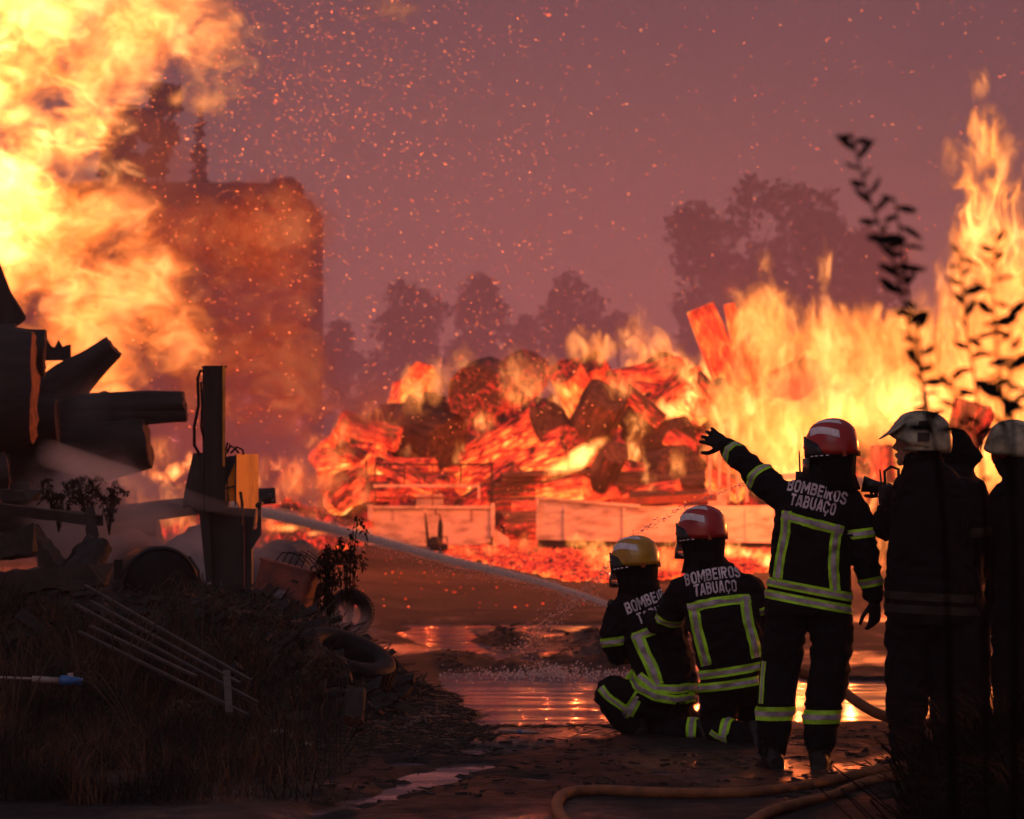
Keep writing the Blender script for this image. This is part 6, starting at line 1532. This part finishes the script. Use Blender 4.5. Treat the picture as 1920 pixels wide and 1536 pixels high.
        flame(e, x, y, w * 1.3, h * 1.25, 81 + rnd.uniform(-1.5, 1.5), s * 1.15, (1, .24, .035), t, .7, 'flame_small' if w < 70 else 'flame')
    for i in range(20):
        x = rnd.uniform(600, 1420); y = rnd.uniform(lerp_prof([(600, 830), (760, 720), (1100, 670), (1420, 680)], x), 920); flame(e, x, y, rnd.uniform(50, 110), rnd.uniform(50, 110), rnd.uniform(79.5, 84), rnd.uniform(1.5, 4), (1, .10, .02), rnd.uniform(-20, 20), .6, 'flame_small')
    lamp(e, W(1000, 770, 77), 4600, (1, .22, .05), 12, 1, 3.4); lamp(e, W(1230, 830, 74), 4400, (1, .26, .06), 8, 1, 1.8)
    # ---- small fires, left of the middle
    e = empty('fire', W(560, 1000, 66), 'low red fire and glowing smoke right of the black mast', 'fire')
    for i in range(34):
        x = rnd.uniform(490, 690); y = rnd.uniform(lerp_prof([(480, 860), (560, 815), (620, 790), (700, 790)], x), 1000)
        flame(e, x, y, rnd.uniform(40, 90), rnd.uniform(40, 90), rnd.uniform(64, 72), rnd.uniform(1.5, 5.5), (1, .10, .018), rnd.uniform(-30, 30), 1, 'flame_small')
    for (x, y, w, h, s) in ((540, 990, 110, 24, 12), (590, 1000, 70, 18, 9), (510, 975, 50, 30, 10), (640, 810, 50, 90, 5), (625, 850, 60, 60, 4), (480, 900, 60, 80, 6), (550, 900, 60, 80, 5)):
        flame(e, x, y, w, h, 63, s, (1, .20, .025), 0, 1, 'flame_small')
    lamp(e, W(560, 930, 58), 1300, (1, .20, .04))
    e = empty('fire', W(310, 1000, 50), 'bright yellow fire in the gap left of the black mast, under the log ends', 'fire')
    for (x, y, w, h, s, t) in ((270, 875, 50, 40, 14, 30), (300, 895, 60, 30, 20, 10), (330, 885, 50, 36, 20, -30), (355, 860, 30, 60, 18, 15), (310, 920, 34, 60, 9, 0), (300, 850, 90, 70, 4, 0), (260, 930, 60, 90, 4, 0),
                               (340, 940, 70, 70, 4, 0), (290, 960, 130, 70, 5, 0), (330, 975, 90, 40, 6, 0), (355, 985, 40, 30, 9, 0), (300, 830, 60, 40, 3, 0), (345, 1000, 60, 50, 4, 0), (240, 905, 50, 60, 5, 0)):
        flame(e, x, y, w * 1.2, h * 1.2, 48.5 + rnd.uniform(-.6, .6), s, (1, .20, .025), t, 1, 'flame_small')
    lamp(e, W(310, 900, 44), 500, (1, .24, .05))
    # ---- fire on the ground
    e = empty('fire', W(1110, 1045, 57), 'yellow flames flickering low over the red coals beside the yellow helmet', 'fire')
    for (x, y, w, h, s, t) in ((1090, 1020, 60, 30, 16, 10), (1120, 1035, 70, 46, 16, 0), (1140, 1050, 60, 60, 16, 0), (1125, 1070, 50, 40, 14, 0), (1100, 1045, 30, 50, 10, 0), (1150, 1085, 70, 16, 16, 0), (1085, 1008, 30, 24, 10, 0),
                               (1010, 1030, 46, 30, 5, 0), (920, 1030, 40, 30, 8, 0), (870, 1035, 50, 24, 5, 0), (985, 1018, 40, 40, 6, 0), (1250, 1040, 50, 60, 9, 0), (1265, 1060, 60, 40, 7, 0), (1290, 1080, 60, 20, 7, 0), (1240, 1060, 60, 60, 6, 0), (1060, 1078, 90, 14, 9, 0)):
        flame(e, x, y, w * 1.25, h * 1.3, 56.5 + rnd.uniform(-.5, .5), s, (1, .24, .03), t, .9, 'flame_small')
    lamp(e, W(1100, 1010, 56), 420, (1, .22, .045))
    e = empty('fire', W(1400, 1050, 57), 'streak of orange flame on the ground between the two red helmets', 'fire')
    for i in range(16):
        x = rnd.uniform(1355, 1460); flame(e, x, lerp_prof([(1350, 1020), (1460, 1052)], x) + rnd.uniform(-4, 12), rnd.uniform(40, 70), rnd.uniform(16, 34), 56.5, rnd.uniform(8, 18), (1, .24, .03), 14, .9, 'flame_small')
    e = empty('fire', W(1640, 1080, 60), 'orange flames in the gap between the pointing firefighter and the nozzle holder', 'fire')
    for (x, y, w, h, s) in ((1640, 940, 60, 130, 9), (1622, 900, 40, 140, 12), (1655, 1000, 50, 120, 9), (1640, 1040, 50, 70, 7), (1650, 1070, 40, 50, 5), (1850, 900, 90, 110, 8), (1860, 880, 50, 60, 16), (1845, 960, 70, 100, 6), (1870, 1060, 34, 90, 9), (1850, 1010, 60, 60, 4), (1600, 960, 50, 120, 6)):
        flame(e, x, y, w * 1.2, h * 1.15, 60, s, (1, .22, .03), 0, .9, 'flame_small')
fires()
